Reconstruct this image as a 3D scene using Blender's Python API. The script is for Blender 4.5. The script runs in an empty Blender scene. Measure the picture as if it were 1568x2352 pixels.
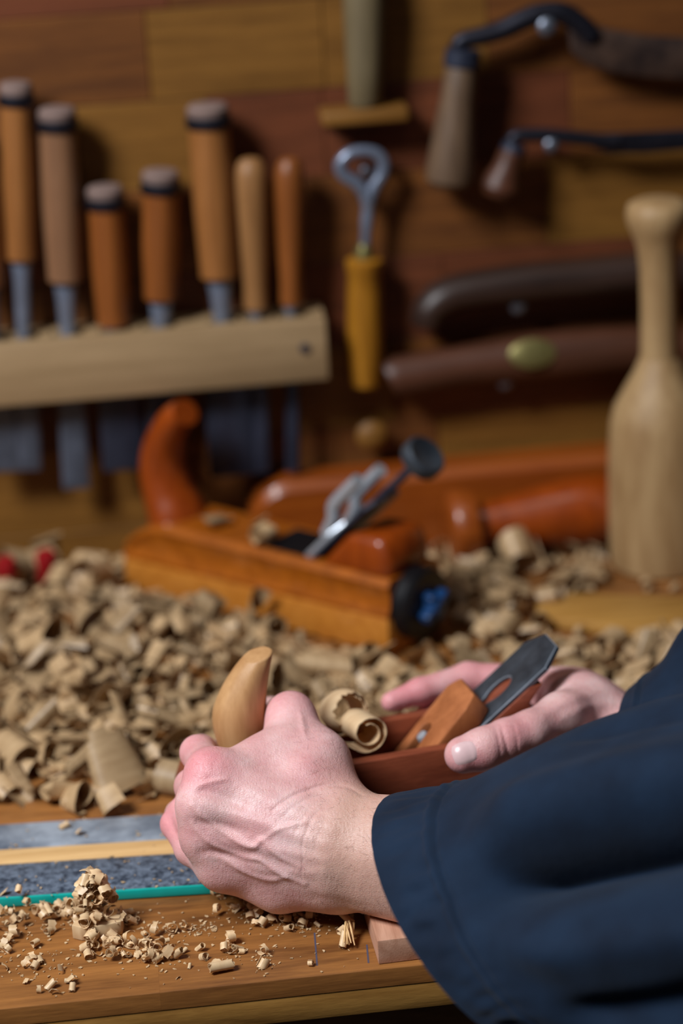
import bpy, bmesh, math, random
import numpy as np
from math import sin, cos, pi, radians, tan, atan2, sqrt
from mathutils import Vector, Matrix, Euler

SC = bpy.context.scene
COL = SC.collection
RND = random.Random(7)

# ---------------------------------------------------------------- camera
LENS, SENSOR, IW, IH = 85.0, 24.0, 1568, 2352
FPX = LENS / SENSOR * IW
CAM_H = 0.73
cam_data = bpy.data.cameras.new('camera')
cam_data.lens = LENS
cam_data.sensor_fit = 'HORIZONTAL'
cam_data.sensor_width = SENSOR
cam_data.clip_start = 0.05
cam_data.dof.use_dof = True
cam_data.dof.focus_distance = 1.425
cam_data.dof.aperture_fstop = 3.0
cam = bpy.data.objects.new('camera', cam_data)
COL.objects.link(cam)
CAM_M = (Matrix.Translation((0, 0, CAM_H)) @ Matrix.Rotation(radians(-5.0), 4, 'Z')
         @ Matrix.Rotation(radians(70.0), 4, 'X') @ Matrix.Rotation(radians(-3.4), 4, 'Z'))
cam.matrix_world = CAM_M
SC.camera = cam

# ---------------------------------------------------------------- world, window light, exposure
SC.view_settings.view_transform = 'Standard'
SC.view_settings.look = 'None'
SC.view_settings.gamma = 1.0
SC.view_settings.use_curve_mapping = False
SC.view_settings.exposure = 0.0
world = bpy.data.worlds.new('room_air')
SC.world = world
world.use_nodes = True
world.node_tree.nodes['Background'].inputs[0].default_value = (0.75, 0.82, 1.0, 1)
world.node_tree.nodes['Background'].inputs[1].default_value = 0.016


def area_light(name, loc, aim, sx, sy, power, color):
    d = bpy.data.lights.new(name, 'AREA')
    d.shape = 'RECTANGLE'
    d.size, d.size_y, d.energy, d.color = sx, sy, power, color
    o = bpy.data.objects.new(name, d)
    COL.objects.link(o)
    o.location = loc
    o.rotation_euler = (Vector(aim) - Vector(loc)).to_track_quat('-Z', 'Y').to_euler()
    return o


area_light('window_light', (-1.02, 0.72, 1.68), (0.1, 1.45, 0.1), 0.55, 0.7, 56.0, (0.93, 0.96, 1.0))
area_light('ceiling_lamp', (0.25, 1.25, 2.3), (0.2, 1.45, 0.0), 0.5, 0.9, 2.5, (1.0, 0.93, 0.86))

# ---------------------------------------------------------------- pixel to place helpers (image taken as 1568 x 2352)
CAM_R = np.array(CAM_M.to_3x3())
CAM_C = np.array([0.0, 0.0, CAM_H])
WALL_Y = 1.93
BENCH_Y = 1.222


def ray(px, py):
    return CAM_R @ np.array([(px - IW / 2) / FPX, -(py - IH / 2) / FPX, -1.0])


def P(px, py, z):
    return CAM_C + ray(px, py) * z


def G(px, py, h=0.0):
    d = ray(px, py)
    return CAM_C + d * (h - CAM_H) / d[2]


def W(px, py, off=0.0):
    d = ray(px, py)
    return CAM_C + d * (WALL_Y - off) / d[1]


def proj(p):
    q = (np.asarray(p) - CAM_C) @ CAM_R
    return IW / 2 + FPX * q[..., 0] / -q[..., 2], IH / 2 - FPX * q[..., 1] / -q[..., 2], -q[..., 2]


# ---------------------------------------------------------------- mesh helpers
class MB:
    """collects shapes into one vertex and face list"""

    def __init__(self):
        self.v, self.f = [], []

    def add(self, vs, fs):
        n = len(self.v)
        self.v += [tuple(map(float, p)) for p in vs]
        self.f += [tuple(i + n for i in f) for f in fs]
        return self

    def bm(self, bm, M=None):
        bm.verts.index_update()
        vs = [(M @ v.co if M is not None else v.co) for v in bm.verts]
        fs = [[v.index for v in f.verts] for f in bm.faces]
        self.add(vs, fs)
        bm.free()
        return self

    def box(self, lo, hi, bev=0.0, seg=2, M=None):
        bm = bmesh.new()
        bmesh.ops.create_cube(bm, size=1.0)
        lo, hi = Vector(lo), Vector(hi)
        for v in bm.verts:
            v.co = Vector([(lo[i] + hi[i]) / 2 + v.co[i] * (hi[i] - lo[i]) for i in range(3)])
        if bev > 0:
            bmesh.ops.bevel(bm, geom=list(bm.edges), offset=bev, segments=seg, affect='EDGES', profile=0.5)
        return self.bm(bm, M)

    def loft(self, rings, caps=True, closed=True):
        n = len(rings[0])
        vs = [p for r in rings for p in r]
        fs = []
        for i in range(len(rings) - 1):
            for j in range(n if closed else n - 1):
                k = (j + 1) % n
                fs.append((i * n + j, i * n + k, (i + 1) * n + k, (i + 1) * n + j))
        if caps:
            fs.append(tuple(range(n - 1, -1, -1)))
            fs.append(tuple((len(rings) - 1) * n + j for j in range(n)))
        return self.add(vs, fs)

    def lathe(self, prof, seg=28, M=None, wob=None):
        """prof: (radius, height) along local z"""
        rings = []
        for r, h in prof:
            ring = []
            for j in range(seg):
                a = 2 * pi * j / seg
                rr = r * (1 + (wob(a, h) if wob else 0))
                p = Vector((rr * cos(a), rr * sin(a), h))
                ring.append(M @ p if M is not None else p)
            rings.append(ring)
        return self.loft(rings)

    def tube(self, path, radii, seg=12, flat=None, caps=True):
        path = [Vector(p) for p in path]
        n = len(path)
        if not hasattr(radii, '__len__'):
            radii = [radii] * n
        rings = []
        up = Vector((0.13, 0.31, 0.94)).normalized()
        for i in range(n):
            t = (path[min(i + 1, n - 1)] - path[max(i - 1, 0)]).normalized()
            a = up - t * up.dot(t)
            if a.length < 1e-3:
                a = Vector((1, 0, 0)) - t * t.x
            a.normalize()
            up = a
            b = t.cross(a)
            ry = flat if flat is not None else 1.0
            rings.append([path[i] + a * cos(2 * pi * j / seg) * radii[i] + b * sin(2 * pi * j / seg) * radii[i] * ry
                          for j in range(seg)])
        return self.loft(rings, caps)

    def prism(self, outline, d0, d1, frame):
        """outline: 2D points in the plane of frame (origin, ex, ey, en), extruded along en from d0 to d1"""
        o, ex, ey, en = [Vector(q) for q in frame]
        f = lambda d: (lambda p: d(p) if callable(d) else d)
        a, b = f(d0), f(d1)
        n = len(outline)
        vs = [o + ex * p[0] + ey * p[1] + en * a(p) for p in outline] + [o + ex * p[0] + ey * p[1] + en * b(p) for p in outline]
        fs = [(i, (i + 1) % n, n + (i + 1) % n, n + i) for i in range(n)]
        fs += [tuple(range(n - 1, -1, -1)), tuple(range(n, 2 * n))]
        return self.add(vs, fs)


def mesh_from(name, v, f, mat, smooth=True, angle=35, bevel=0.0, edge=None):
    me = bpy.data.meshes.new(name)
    me.from_pydata(v, [], f)
    bm = bmesh.new()
    bm.from_mesh(me)
    bmesh.ops.recalc_face_normals(bm, faces=bm.faces)
    if bevel > 0:
        es = [e for e in bm.edges if len(e.link_faces) == 2 and e.calc_face_angle(0) > radians(30)]
        bmesh.ops.bevel(bm, geom=es, offset=bevel, segments=2, affect='EDGES', profile=0.5, clamp_overlap=True, material=1 if edge else -1)
    bm.to_mesh(me)
    bm.free()
    if smooth:
        me.polygons.foreach_set('use_smooth', [True] * len(me.polygons))
        if angle < 180:
            me.set_sharp_from_angle(angle=radians(angle))
    if mat is not None:
        me.materials.append(mat)
    if edge is not None:
        me.materials.append(edge)
    me.update()
    return me


def obj(name, mb, mat, parent=None, local=False, smooth=True, angle=35, bevel=0.0, origin=None, edge=None):
    """link one mesh object. Points are world points unless local; a parent made by thing() only moves them."""
    off = Vector((0, 0, 0))
    if not local:
        if parent is not None:
            q = parent
            while q is not None:
                off += q.location
                q = q.parent
        elif origin is not None:
            off = Vector(origin)
    v = mb.v if local else [(p[0] - off.x, p[1] - off.y, p[2] - off.z) for p in mb.v]
    o = bpy.data.objects.new(name, mesh_from(name, v, mb.f, mat, smooth, angle, bevel, edge))
    COL.objects.link(o)
    if parent is not None:
        o.parent = parent
    elif not local:
        o.location = off
    return o


def tag(o, label=None, cat=None, group=None, kind=None):
    if label: o['label'] = label
    if cat: o['category'] = cat
    if group: o['group'] = group
    if kind: o['kind'] = kind
    return o


def thing(name, label, cat, loc=(0, 0, 0), M=None, group=None, kind=None):
    o = bpy.data.objects.new(name, None)
    o.empty_display_size = 0.02
    COL.objects.link(o)
    if M is not None:
        o.matrix_world = M
    else:
        o.location = Vector(loc)
    return tag(o, label, cat, group, kind)


def axis_matrix(a, b, roll_hint=(0, -1, 0)):
    """frame at a with local z towards b and local y near roll_hint"""
    a, b = Vector(a), Vector(b)
    z = (b - a).normalized()
    y = Vector(roll_hint)
    y = (y - z * y.dot(z)).normalized()
    x = y.cross(z)
    M = Matrix((x, y, z)).transposed().to_4x4()
    M.translation = a
    return M


def catmull(pts, n):
    pts = np.array(pts, float)
    m = len(pts)
    out = []
    for i in np.linspace(0, m - 1 - 1e-9, n):
        k = int(i)
        t = i - k
        p0, p1, p2, p3 = pts[max(k - 1, 0)], pts[k], pts[min(k + 1, m - 1)], pts[min(k + 2, m - 1)]
        out.append(0.5 * (2 * p1 + (p2 - p0) * t + (2 * p0 - 5 * p1 + 4 * p2 - p3) * t * t + (3 * p1 - p0 - 3 * p2 + p3) * t ** 3))
    return np.array(out)


# ---------------------------------------------------------------- materials
def srgb(r, g, b):
    f = lambda c: (c / 255 / 12.92) if c / 255 <= 0.04045 else ((c / 255 + 0.055) / 1.055) ** 2.4
    return (f(r), f(g), f(b), 1.0)


def new_mat(name):
    m = bpy.data.materials.new(name)
    m.use_nodes = True
    nt = m.node_tree
    return m, nt, nt.nodes['Principled BSDF'], nt.links.new


def nd(nt, typ, **kw):
    n = nt.nodes.new(typ)
    for k, v in kw.items():
        if k.startswith('_'):
            n.inputs[k[1:].replace('_', ' ')].default_value = v
        else:
            setattr(n, k, v)
    return n


def ramp(nt, stops):
    n = nt.nodes.new('ShaderNodeValToRGB')
    els = n.color_ramp.elements
    while len(els) < len(stops):
        els.new(0.5)
    for e, (p, c) in zip(els, stops):
        e.position = p
        e.color = c
    return n


def wood(name, dark, light, along=(1, 0, 0), stretch=14.0, fine=260.0, rough=0.5, coat=0.0, vary=0.0, bump=0.15, spec=0.4, rings=0.0):
    """grain runs along the given local axis; colours are sRGB triples"""
    m, nt, bs, L = new_mat(name)
    tc = nd(nt, 'ShaderNodeTexCoord')
    mp = nd(nt, 'ShaderNodeMapping')
    mp.inputs['Scale'].default_value = [1.0 if a else stretch for a in along]
    L(tc.outputs['Object'], mp.inputs['Vector'])
    info = nd(nt, 'ShaderNodeObjectInfo')
    add = nd(nt, 'ShaderNodeVectorMath', operation='ADD')
    sc = nd(nt, 'ShaderNodeMath', operation='MULTIPLY')
    sc.inputs[1].default_value = 37.0
    L(info.outputs['Random'], sc.inputs[0])
    L(mp.outputs['Vector'], add.inputs[0])
    L(sc.outputs[0], add.inputs[1])
    n1 = nd(nt, 'ShaderNodeTexNoise', _Scale=9.0, _Detail=6.0, _Roughness=0.55, _Distortion=0.6)
    n2 = nd(nt, 'ShaderNodeTexNoise', _Scale=fine / 4, _Detail=3.0, _Roughness=0.6)
    L(add.outputs[0], n1.inputs['Vector'])
    L(add.outputs[0], n2.inputs['Vector'])
    mx = nd(nt, 'ShaderNodeMath', operation='MULTIPLY_ADD')
    mx.inputs[1].default_value = 0.35
    L(n2.outputs['Fac'], mx.inputs[0])
    L(n1.outputs['Fac'], mx.inputs[2])
    rp = ramp(nt, [(0.42, srgb(*dark)), (0.92, srgb(*light))])
    L(mx.outputs[0], rp.inputs[0])
    hsv = nd(nt, 'ShaderNodeHueSaturation')
    L(rp.outputs[0], hsv.inputs['Color'])
    if vary:
        mr = nd(nt, 'ShaderNodeMapRange')
        mr.inputs['To Min'].default_value = 1 - vary
        mr.inputs['To Max'].default_value = 1 + vary
        L(info.outputs['Random'], mr.inputs['Value'])
        L(mr.outputs[0], hsv.inputs['Value'])
    L(hsv.outputs[0], bs.inputs['Base Color'])
    bp = nd(nt, 'ShaderNodeBump', _Strength=bump, _Distance=0.001)
    L(n2.outputs['Fac'], bp.inputs['Height'])
    L(bp.outputs[0], bs.inputs['Normal'])
    bs.inputs['Roughness'].default_value = rough
    bs.inputs['Specular IOR Level'].default_value = spec
    bs.inputs['Coat Weight'].default_value = coat
    bs.inputs['Coat Roughness'].default_value = 0.12
    return m


def metal(name, col, rough=0.35, metallic=1.0, mottle=0.25, scale=60.0, col2=None):
    m, nt, bs, L = new_mat(name)
    tc = nd(nt, 'ShaderNodeTexCoord')
    n = nd(nt, 'ShaderNodeTexNoise', _Scale=scale, _Detail=5.0, _Roughness=0.6)
    L(tc.outputs['Object'], n.inputs['Vector'])
    c = srgb(*col)
    c2 = srgb(*col2) if col2 else tuple(list(x * (1 - mottle) for x in c[:3]) + [1])
    rp = ramp(nt, [(0.35, c2), (0.65, c)])
    L(n.outputs['Fac'], rp.inputs[0])
    L(rp.outputs[0], bs.inputs['Base Color'])
    mr = nd(nt, 'ShaderNodeMapRange')
    mr.inputs['To Min'].default_value = rough * 0.8
    mr.inputs['To Max'].default_value = rough * 1.25
    L(n.outputs['Fac'], mr.inputs['Value'])
    L(mr.outputs[0], bs.inputs['Roughness'])
    bs.inputs['Metallic'].default_value = metallic
    return m


def plain(name, col, rough=0.6, spec=0.4, noise=0.15, scale=80.0):
    m, nt, bs, L = new_mat(name)
    tc = nd(nt, 'ShaderNodeTexCoord')
    n = nd(nt, 'ShaderNodeTexNoise', _Scale=scale, _Detail=4.0)
    L(tc.outputs['Object'], n.inputs['Vector'])
    c = srgb(*col)
    rp = ramp(nt, [(0.3, tuple([x * (1 - noise) for x in c[:3]] + [1])), (0.7, c)])
    L(n.outputs['Fac'], rp.inputs[0])
    L(rp.outputs[0], bs.inputs['Base Color'])
    bs.inputs['Roughness'].default_value = rough
    bs.inputs['Specular IOR Level'].default_value = spec
    return m


X, Y, Z = (1, 0, 0), (0, 1, 0), (0, 0, 1)
M = {}
M['wall_back'] = plain('wall_backing', (60, 38, 20))
M['plank_brown'] = wood('plank_brown', (86, 47, 17), (128, 76, 29), X, vary=0.10, rough=0.55)
M['plank_yellow'] = wood('plank_yellow', (104, 66, 18), (140, 95, 36), X, vary=0.08, rough=0.55)
M['plank_red'] = wood('plank_red', (84, 42, 20), (118, 62, 33), X, vary=0.10, rough=0.55)
M['bench'] = wood('bench_wood', (98, 58, 26), (164, 108, 54), X, vary=0.06, rough=0.45, stretch=9)
M['lipping'] = wood('bench_lipping', (126, 84, 34), (180, 132, 66), X, rough=0.5, stretch=7)
M['rack'] = wood('rack_beech', (148, 120, 84), (174, 144, 106), X, rough=0.6)
M['handle_orange'] = wood('handle_orange', (130, 80, 36), (162, 106, 56), Z, vary=0.06, rough=0.45)
M['handle_pale'] = wood('handle_pale', (128, 86, 46), (160, 114, 68), Z, rough=0.5)
M['handle_red'] = wood('handle_red', (112, 60, 22), (146, 84, 36), Z, vary=0.08, rough=0.42)
M['handle_tan'] = wood('handle_tan', (116, 80, 54), (142, 102, 72), Z, rough=0.5)
M['handle_grey'] = wood('handle_grey', (92, 80, 56), (122, 106, 76), Z, rough=0.6)
M['handle_brown'] = wood('handle_brown', (84, 64, 48), (114, 90, 68), Z, rough=0.5)
M['handle_yellow'] = wood('handle_yellow', (136, 86, 16), (172, 116, 32), Z, rough=0.4)
M['dark_wood'] = wood('dark_walnut', (36, 23, 18), (62, 43, 35), X, rough=0.4)
M['red_wood'] = wood('redwood', (60, 33, 20), (90, 52, 34), X, rough=0.45)
M['end_wood'] = plain('bruised_end_wood', (126, 104, 96), rough=0.8)
M['iron_black'] = metal('black_iron', (44, 44, 54), 0.45, 0.7)
M['blade'] = metal('chisel_steel', (92, 100, 116), 0.4, 0.35)
M['blade_dark'] = metal('dark_blade_steel', (52, 57, 74), 0.42, 0.35)
M['steel'] = metal('bright_steel', (196, 204, 214), 0.25, 0.5, 0.1)
M['nail'] = metal('nail_steel', (128, 134, 148), 0.42, 0.8, 0.1)
M['brass'] = metal('brass', (136, 126, 76), 0.4, 0.6)
M['old_iron'] = metal('old_brown_iron', (92, 70, 58), 0.5, 0.5, col2=(54, 42, 40), scale=40)
M['mallet'] = wood('mallet_beech', (146, 112, 72), (184, 152, 108), Z, stretch=7, fine=160, rough=0.55)
M['orange'] = wood('plane_orange', (130, 64, 8), (174, 94, 20), X, rough=0.35, coat=0.6, bump=0.05)
M['orange_sole'] = wood('plane_sole', (168, 98, 28), (202, 132, 52), X, rough=0.4, coat=0.4, bump=0.05)
M['redhorn'] = wood('varnished_horn', (120, 46, 4), (158, 68, 10), Z, rough=0.36, coat=0.5, bump=0.03)
M['redplane'] = wood('varnished_red', (118, 50, 8), (160, 80, 20), X, rough=0.4, coat=0.35, bump=0.05)
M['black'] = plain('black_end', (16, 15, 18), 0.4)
M['blue'] = plain('blue_knob', (18, 58, 104), 0.4)
M['held_body'] = wood('held_plane_body', (104, 46, 28), (150, 78, 52), X, stretch=9, rough=0.42, coat=0.15)
M['held_wedge'] = wood('held_wedge', (142, 80, 44), (190, 118, 72), Z, stretch=6, rough=0.42)
M['held_horn'] = wood('held_horn', (168, 120, 74), (208, 162, 112), Z, stretch=5, rough=0.5, coat=0.0)
M['held_iron'] = metal('held_iron', (84, 92, 102), 0.34, 0.55, col2=(56, 62, 70), scale=45)
M['pinkwood'] = wood('pink_hardwood', (168, 118, 92), (206, 158, 132), Y, rough=0.6)
M['stripwood'] = wood('pale_strip', (196, 152, 96), (226, 186, 130), X, rough=0.6)
M['grey_strip'] = metal('grey_strip', (168, 178, 190), 0.42, 0.2, col2=(92, 102, 116), scale=30)
M['dark_strip'] = metal('mottled_strip', (116, 130, 148), 0.45, 0.2, col2=(38, 50, 66), scale=240)
M['teal'] = plain('teal_plastic', (10, 168, 158), 0.4)
M['batten'] = wood('batten_wood', (150, 104, 44), (190, 142, 72), X, rough=0.5)
M['red'] = plain('red_plastic', (150, 14, 20), 0.5)
M['ink'] = plain('blue_pencil', (80, 74, 92), 0.9)
M['crack'] = plain('dark_line', (46, 26, 14), 0.8)
M['floor'] = plain('floor_dark', (34, 30, 28), 0.8)


def shaving_mat(name, dark, light, trans=0.22, vmin=0.62, vmax=1.15):
    m, nt, bs, L = new_mat(name)
    tc = nd(nt, 'ShaderNodeTexCoord')
    mp = nd(nt, 'ShaderNodeMapping')
    mp.inputs['Scale'].default_value = (60, 260, 60)
    L(tc.outputs['Object'], mp.inputs[0])
    n = nd(nt, 'ShaderNodeTexNoise', _Scale=1.0, _Detail=3.0, _Roughness=0.6)
    L(mp.outputs[0], n.inputs['Vector'])
    info = nd(nt, 'ShaderNodeObjectInfo')
    rp = ramp(nt, [(0.2, srgb(*dark)), (0.75, srgb(*light))])
    L(n.outputs['Fac'], rp.inputs[0])
    hsv = nd(nt, 'ShaderNodeHueSaturation')
    mr = nd(nt, 'ShaderNodeMapRange')
    mr.inputs['To Min'].default_value = vmin
    mr.inputs['To Max'].default_value = vmax
    L(info.outputs['Random'], mr.inputs['Value'])
    L(mr.outputs[0], hsv.inputs['Value'])
    L(rp.outputs[0], hsv.inputs['Color'])
    L(hsv.outputs[0], bs.inputs['Base Color'])
    bs.inputs['Roughness'].default_value = 0.42
    bs.inputs['Specular IOR Level'].default_value = 0.5
    tr = nd(nt, 'ShaderNodeBsdfTranslucent')
    L(hsv.outputs[0], tr.inputs['Color'])
    mix = nd(nt, 'ShaderNodeMixShader')
    mix.inputs[0].default_value = trans
    L(bs.outputs[0], mix.inputs[1])
    L(tr.outputs[0], mix.inputs[2])
    L(mix.outputs[0], nt.nodes['Material Output'].inputs['Surface'])
    return m


M['shaving'] = shaving_mat('shaving', (166, 132, 92), (206, 174, 132), 0.10)
M['shaving_pale'] = shaving_mat('shaving_pale', (218, 178, 130), (246, 216, 172), 0.15, 0.82, 1.1)
M['shaving_hero'] = shaving_mat('shaving_hero', (222, 184, 138), (246, 218, 176), 0.2, 1.0, 1.0)
M['worn_edge'] = metal('worn_edge', (168, 180, 194), 0.3, 0.6)
M['eye_steel'] = metal('eye_steel', (136, 146, 166), 0.3, 0.5)
# ================================================================ the setting
tag(obj('floor', MB().box((-2.5, -0.6, -0.87), (3.0, 2.2, -0.85)), M['floor']), 'dark workshop floor under the bench', 'floor', kind='structure')

wall = thing('wall_back', 'board wall of glued brown, yellow and reddish planks behind the tools', 'wall', (0, WALL_Y, 0), kind='structure')
obj('backing', MB().box((-2.5, WALL_Y + 0.012, -0.85), (3.0, WALL_Y + 0.05, 1.6)), M['wall_back'], wall)
ROW_H = 0.0715
ROW_TOP = W(345, 232)[2]          # a row boundary seen left of the tool rack
# joints as picture columns at that row, then the colour of each board from left to right
rows = {
    -3: ([250, 900], 'brown yellow red'), -2: ([-100, 620, 1200], 'red brown yellow brown'),
    -1: ([-60, 380, 980], 'yellow red brown red'),
    0: ([-250, 340, 742, 1120], 'red brown yellow yellow brown'),
    1: ([180, 480, 745, 1310], 'brown yellow red red brown'),
    2: ([90, 640, 1255], 'red brown brown yellow'),
    3: ([330, 1020, 1490], 'brown red red brown'),
    4: ([-40, 470, 905], 'red brown yellow brown'),
    5: ([335, 780, 1010], 'yellow brown brown yellow'),
    6: ([470, 1240], 'yellow brown red'),
    7: ([120, 800], 'yellow brown red'),
}
for r, (cuts, cols) in rows.items():
    top = ROW_TOP + ROW_H * (1 - r)
    bot = top - ROW_H
    if top <= 0.002:
        continue
    bot = max(bot, 0.001)
    ypx = proj(np.array([0.2, WALL_Y, (top + bot) / 2]))[1]
    xs = [-0.75] + [W(c, ypx - 0.075 * (c - 784))[0] for c in cuts] + [1.25]
    for k, cname in enumerate(cols.split()):
        pr = RND.uniform(0.0, 0.0012)
        mb = MB().box((xs[k] + 0.0003, WALL_Y - pr, bot + 0.0003), (xs[k + 1] - 0.0003, WALL_Y + 0.012, top - 0.0003), 0.0006, 1)
        obj('plank', mb, M['plank_' + cname], wall)

# ---------------------------------------------------------------- workbench
bench = thing('workbench', 'brown plank workbench top scattered with shavings', 'workbench', (0.2, BENCH_Y, -0.85))
bx0, bx1 = -0.75, 1.25
depths = [0.085, 0.07, 0.075, 0.07, 0.08, 0.075, 0.07, 0.08, 0.1015]
y = BENCH_Y
seam = G(367, 2279)[0]
jr = random.Random(4)
for i, dpt in enumerate(depths):
    cuts = [seam] if i == 0 else sorted(jr.uniform(-0.5, 1.0) for _ in range(3))
    xs = [bx0] + cuts + [bx1]
    for k in range(len(xs) - 1):
        if i == 0:
            x0_, x1_, e_ = xs[k] + 0.00002, xs[k + 1] - 0.00002, 0.0009
            prof_ = [(y, -0.0118), (y, -e_), (y + e_ * 0.3, -e_ * 0.3), (y + e_, 0.0), (y + dpt - 0.0001, 0.0), (y + dpt - 0.0001, -0.0118)]
            obj('plank', MB().loft([[(x_, a_[0], a_[1]) for a_ in prof_] for x_ in (x0_, x1_)]), M['bench'], bench)
            continue
        mb = MB().box((xs[k] + 0.0001, y + 0.0001, -0.029 if i == 0 else -0.02), (xs[k + 1] - 0.0001, y + dpt - 0.0001, jr.uniform(-0.0004, 0.0)),
                      0.0002 if i == 0 else 0.0004, 2)
        obj('plank', mb, M['bench'], bench)
    y += dpt
obj('edge_lipping', MB().box((bx0, BENCH_Y + 0.0003, -0.029), (bx1, BENCH_Y + 0.084, -0.012), 0.0008, 2), M['lipping'], bench)
obj('apron', MB().box((bx0 + 0.1, BENCH_Y + 0.10, -0.13), (bx1 - 0.1, BENCH_Y + 0.13, -0.0295), 0.002), M['bench'], bench)
for lx in (bx0 + 0.15, bx1 - 0.23):
    for ly in (BENCH_Y + 0.13, 1.83):
        obj('leg', MB().box((lx, ly, -0.85), (lx + 0.08, ly + 0.08, -0.02 if ly > 1.5 else -0.0295), 0.004), M['bench'], bench)
# pencil strokes drawn across the front board
for (ax, ay, bx_, by_) in ((722, 2143, 728, 2218), (842, 2170, 846, 2212)):
    a, b = G(ax, ay), G(bx_, by_)
    d = Vector(b - a).normalized()
    n = Vector((-d.y, d.x, 0)) * 0.0005
    a, b = Vector(a), Vector(b)
    h = Vector((0, 0, 0.00012))
    obj('pencil_mark', MB().loft([[a - n, a + n, a + n + h, a - n + h], [b - n, b + n, b + n + h, b - n + h]]), M['ink'], bench)

# ================================================================ tool rack and chisels
R_OFF = 0.055
rz0, rz1 = 0.160, 0.2105
rx1 = float(W(752, 800, R_OFF)[0])
rx0 = -0.42
rack = thing('tool_rack', 'pale beech rack block holding the row of chisels on the wall', 'rack', ((rx0 + rx1) / 2, WALL_Y, rz0))
SLOT0, SLOT1 = 0.021, 0.037          # slots between these distances off the wall
# chisel table: handle top (px), point where it meets the rack, handle half width px, length of handle px, ferrule px, blade half width m, blade end py,
CH = [
    ('tall chisel with yellow orange handle and blue black hoop, farthest left in the rack', (36, 190), (54, 740), 38, 400, 'handle_orange', 0.0105, 1080, 'blade', True),
    ('tall chisel with dull tan handle and dark hoop, second from the left', (130, 248), (155, 730), 44, 392, 'handle_tan', 0.0112, 1122, 'blade', True),
    ('shortest hooped chisel with orange brown handle, third from the left', (240, 428), (260, 720), 42, 330, 'handle_red', 0.0170, 1080, 'blade_dark', True),
    ('short chisel with orange handle and pale battered top, fourth from the left', (369, 392), (370, 712), 43, 292, 'handle_red', 0.0125, 1062, 'blade_dark', True),
    ('tall chisel with pale orange handle, beside the two hoopless handles', (476, 240), (509, 704), 48, 392, 'handle_orange', 0.0195, 1092, 'blade_dark', True),
    ('hoopless round ended chisel with tan handle, left of the last one', (574, 362), (588, 698), 38, 345, 'handle_pale', 0.0065, 1085, 'blade_dark', False),
    ('hoopless round ended chisel with slim red brown handle, nearest the rack end', (664, 362), (668, 690), 34, 335, 'handle_red', 0.0055, 1085, 'blade_dark', False),
]
slots = []
MID = (SLOT0 + SLOT1) / 2
for lab, top, low, hw, hl, mat, bw, bend, bmat, hoop in CH:
    a = Vector(W(*top, MID))
    b = Vector(W(*low, MID))
    sc = (a - b).length / (low[1] - top[1])            # metres per picture pixel along the tool
    d = (b - a).normalized()
    endz = None
    # follow the axis down to the blade end
    t = (a.z - 0.14) / -d.z
    for _ in range(30):
        p = a + d * t
        py = float(proj(np.array(p))[1])
        t += (bend - py) * sc * 0.8
    L = t
    Mx = axis_matrix(a, a + d)
    c = thing('chisel', lab, 'chisel', M=Mx, group='chisels in the wall rack')
    r = hw * sc
    H = hl * sc
    zt = (a.z - rz1) / -d.z            # depth at which the axis reaches the rack top
    zb = (a.z - rz0) / -d.z
    if hoop:
        H = min(H, zt - 0.004)
        hz = 0.030 * 0.45
        obj('striking_end', MB().lathe([(r * 0.55, -0.001), (r * 0.86, 0.0), (r * 0.98, 0.003), (r * 0.95, 0.0085), (r * 0.93, 0.0095)]), M['end_wood'], c, local=True)
        obj('hoop', MB().lathe([(r * 0.93, 0.0085), (r * 1.06, 0.0088), (r * 1.08, 0.011), (r * 1.08, 0.016), (r * 1.04, 0.0175), (r * 0.93, 0.0175)]), M['iron_black'], c, local=True)
        prof = [(r * 0.9, 0.0172)] + [(r * (0.97 - 0.02 * cos(2 * pi * k / 10)) * (1 - 0.12 * max(0, k / 10 - 0.55)), 0.0172 + (H - 0.0172) * k / 10) for k in range(11)]
        obj('handle', MB().lathe(prof), M[mat], c, local=True)
        fz = H
        obj('ferrule', MB().lathe([(r * 0.6, fz - 0.001), (r * 0.62, fz), (r * 0.5, fz + 0.02), (r * 0.42, max(fz + 0.03, zt + 0.004)), (r * 0.40, zb + 0.004)]), M['eye_steel'], c, local=True)
    else:
        H = min(H, zt - 0.002)
        prof = [(r * 0.25, 0.0), (r * 0.62, 0.0015), (r * 0.88, 0.006), (r * 1.0, 0.014), (r * 1.0, 0.03), (r * 0.86, H * 0.6), (r * 0.72, H * 0.85), (r * 0.74, H)]
        obj('handle', MB().lathe(prof), M[mat], c, local=True)
        obj('ferrule', MB().lathe([(r * 0.5, H - 0.001), (r * 0.5, H + 0.004), (r * 0.28, H + 0.012), (r * 0.22, zb + 0.004)]), M['eye_steel'], c, local=True)
    # blade: flat bar with bevelled sides and a ground edge, local x across, local y towards the room
    z0, z1 = zb + 0.002, L
    th = 0.0026
    sec = lambda w, t_: [(-w, -t_, 0), (w, -t_, 0), (w, t_ * 0.1, 0), (w * 0.72, t_, 0), (-w * 0.72, t_, 0), (-w, t_ * 0.1, 0)]
    rings = []
    for zz, w, t_ in ((z0, min(bw, 0.006), th), (z0 + 0.004, bw * 0.9, th), (z0 + 0.010, bw, th), (z1 - 0.008, bw, th * 0.9), (z1, bw, th * 0.15)):
        rings.append([(p[0], p[1], zz) for p in sec(w, t_)])
    obj('blade', MB().loft(rings), M[bmat], c, local=True)
    for zc in (rz1, rz0):
        t = (a.z - zc) / -d.z
        slots.append((a + d * t).x)
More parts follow.
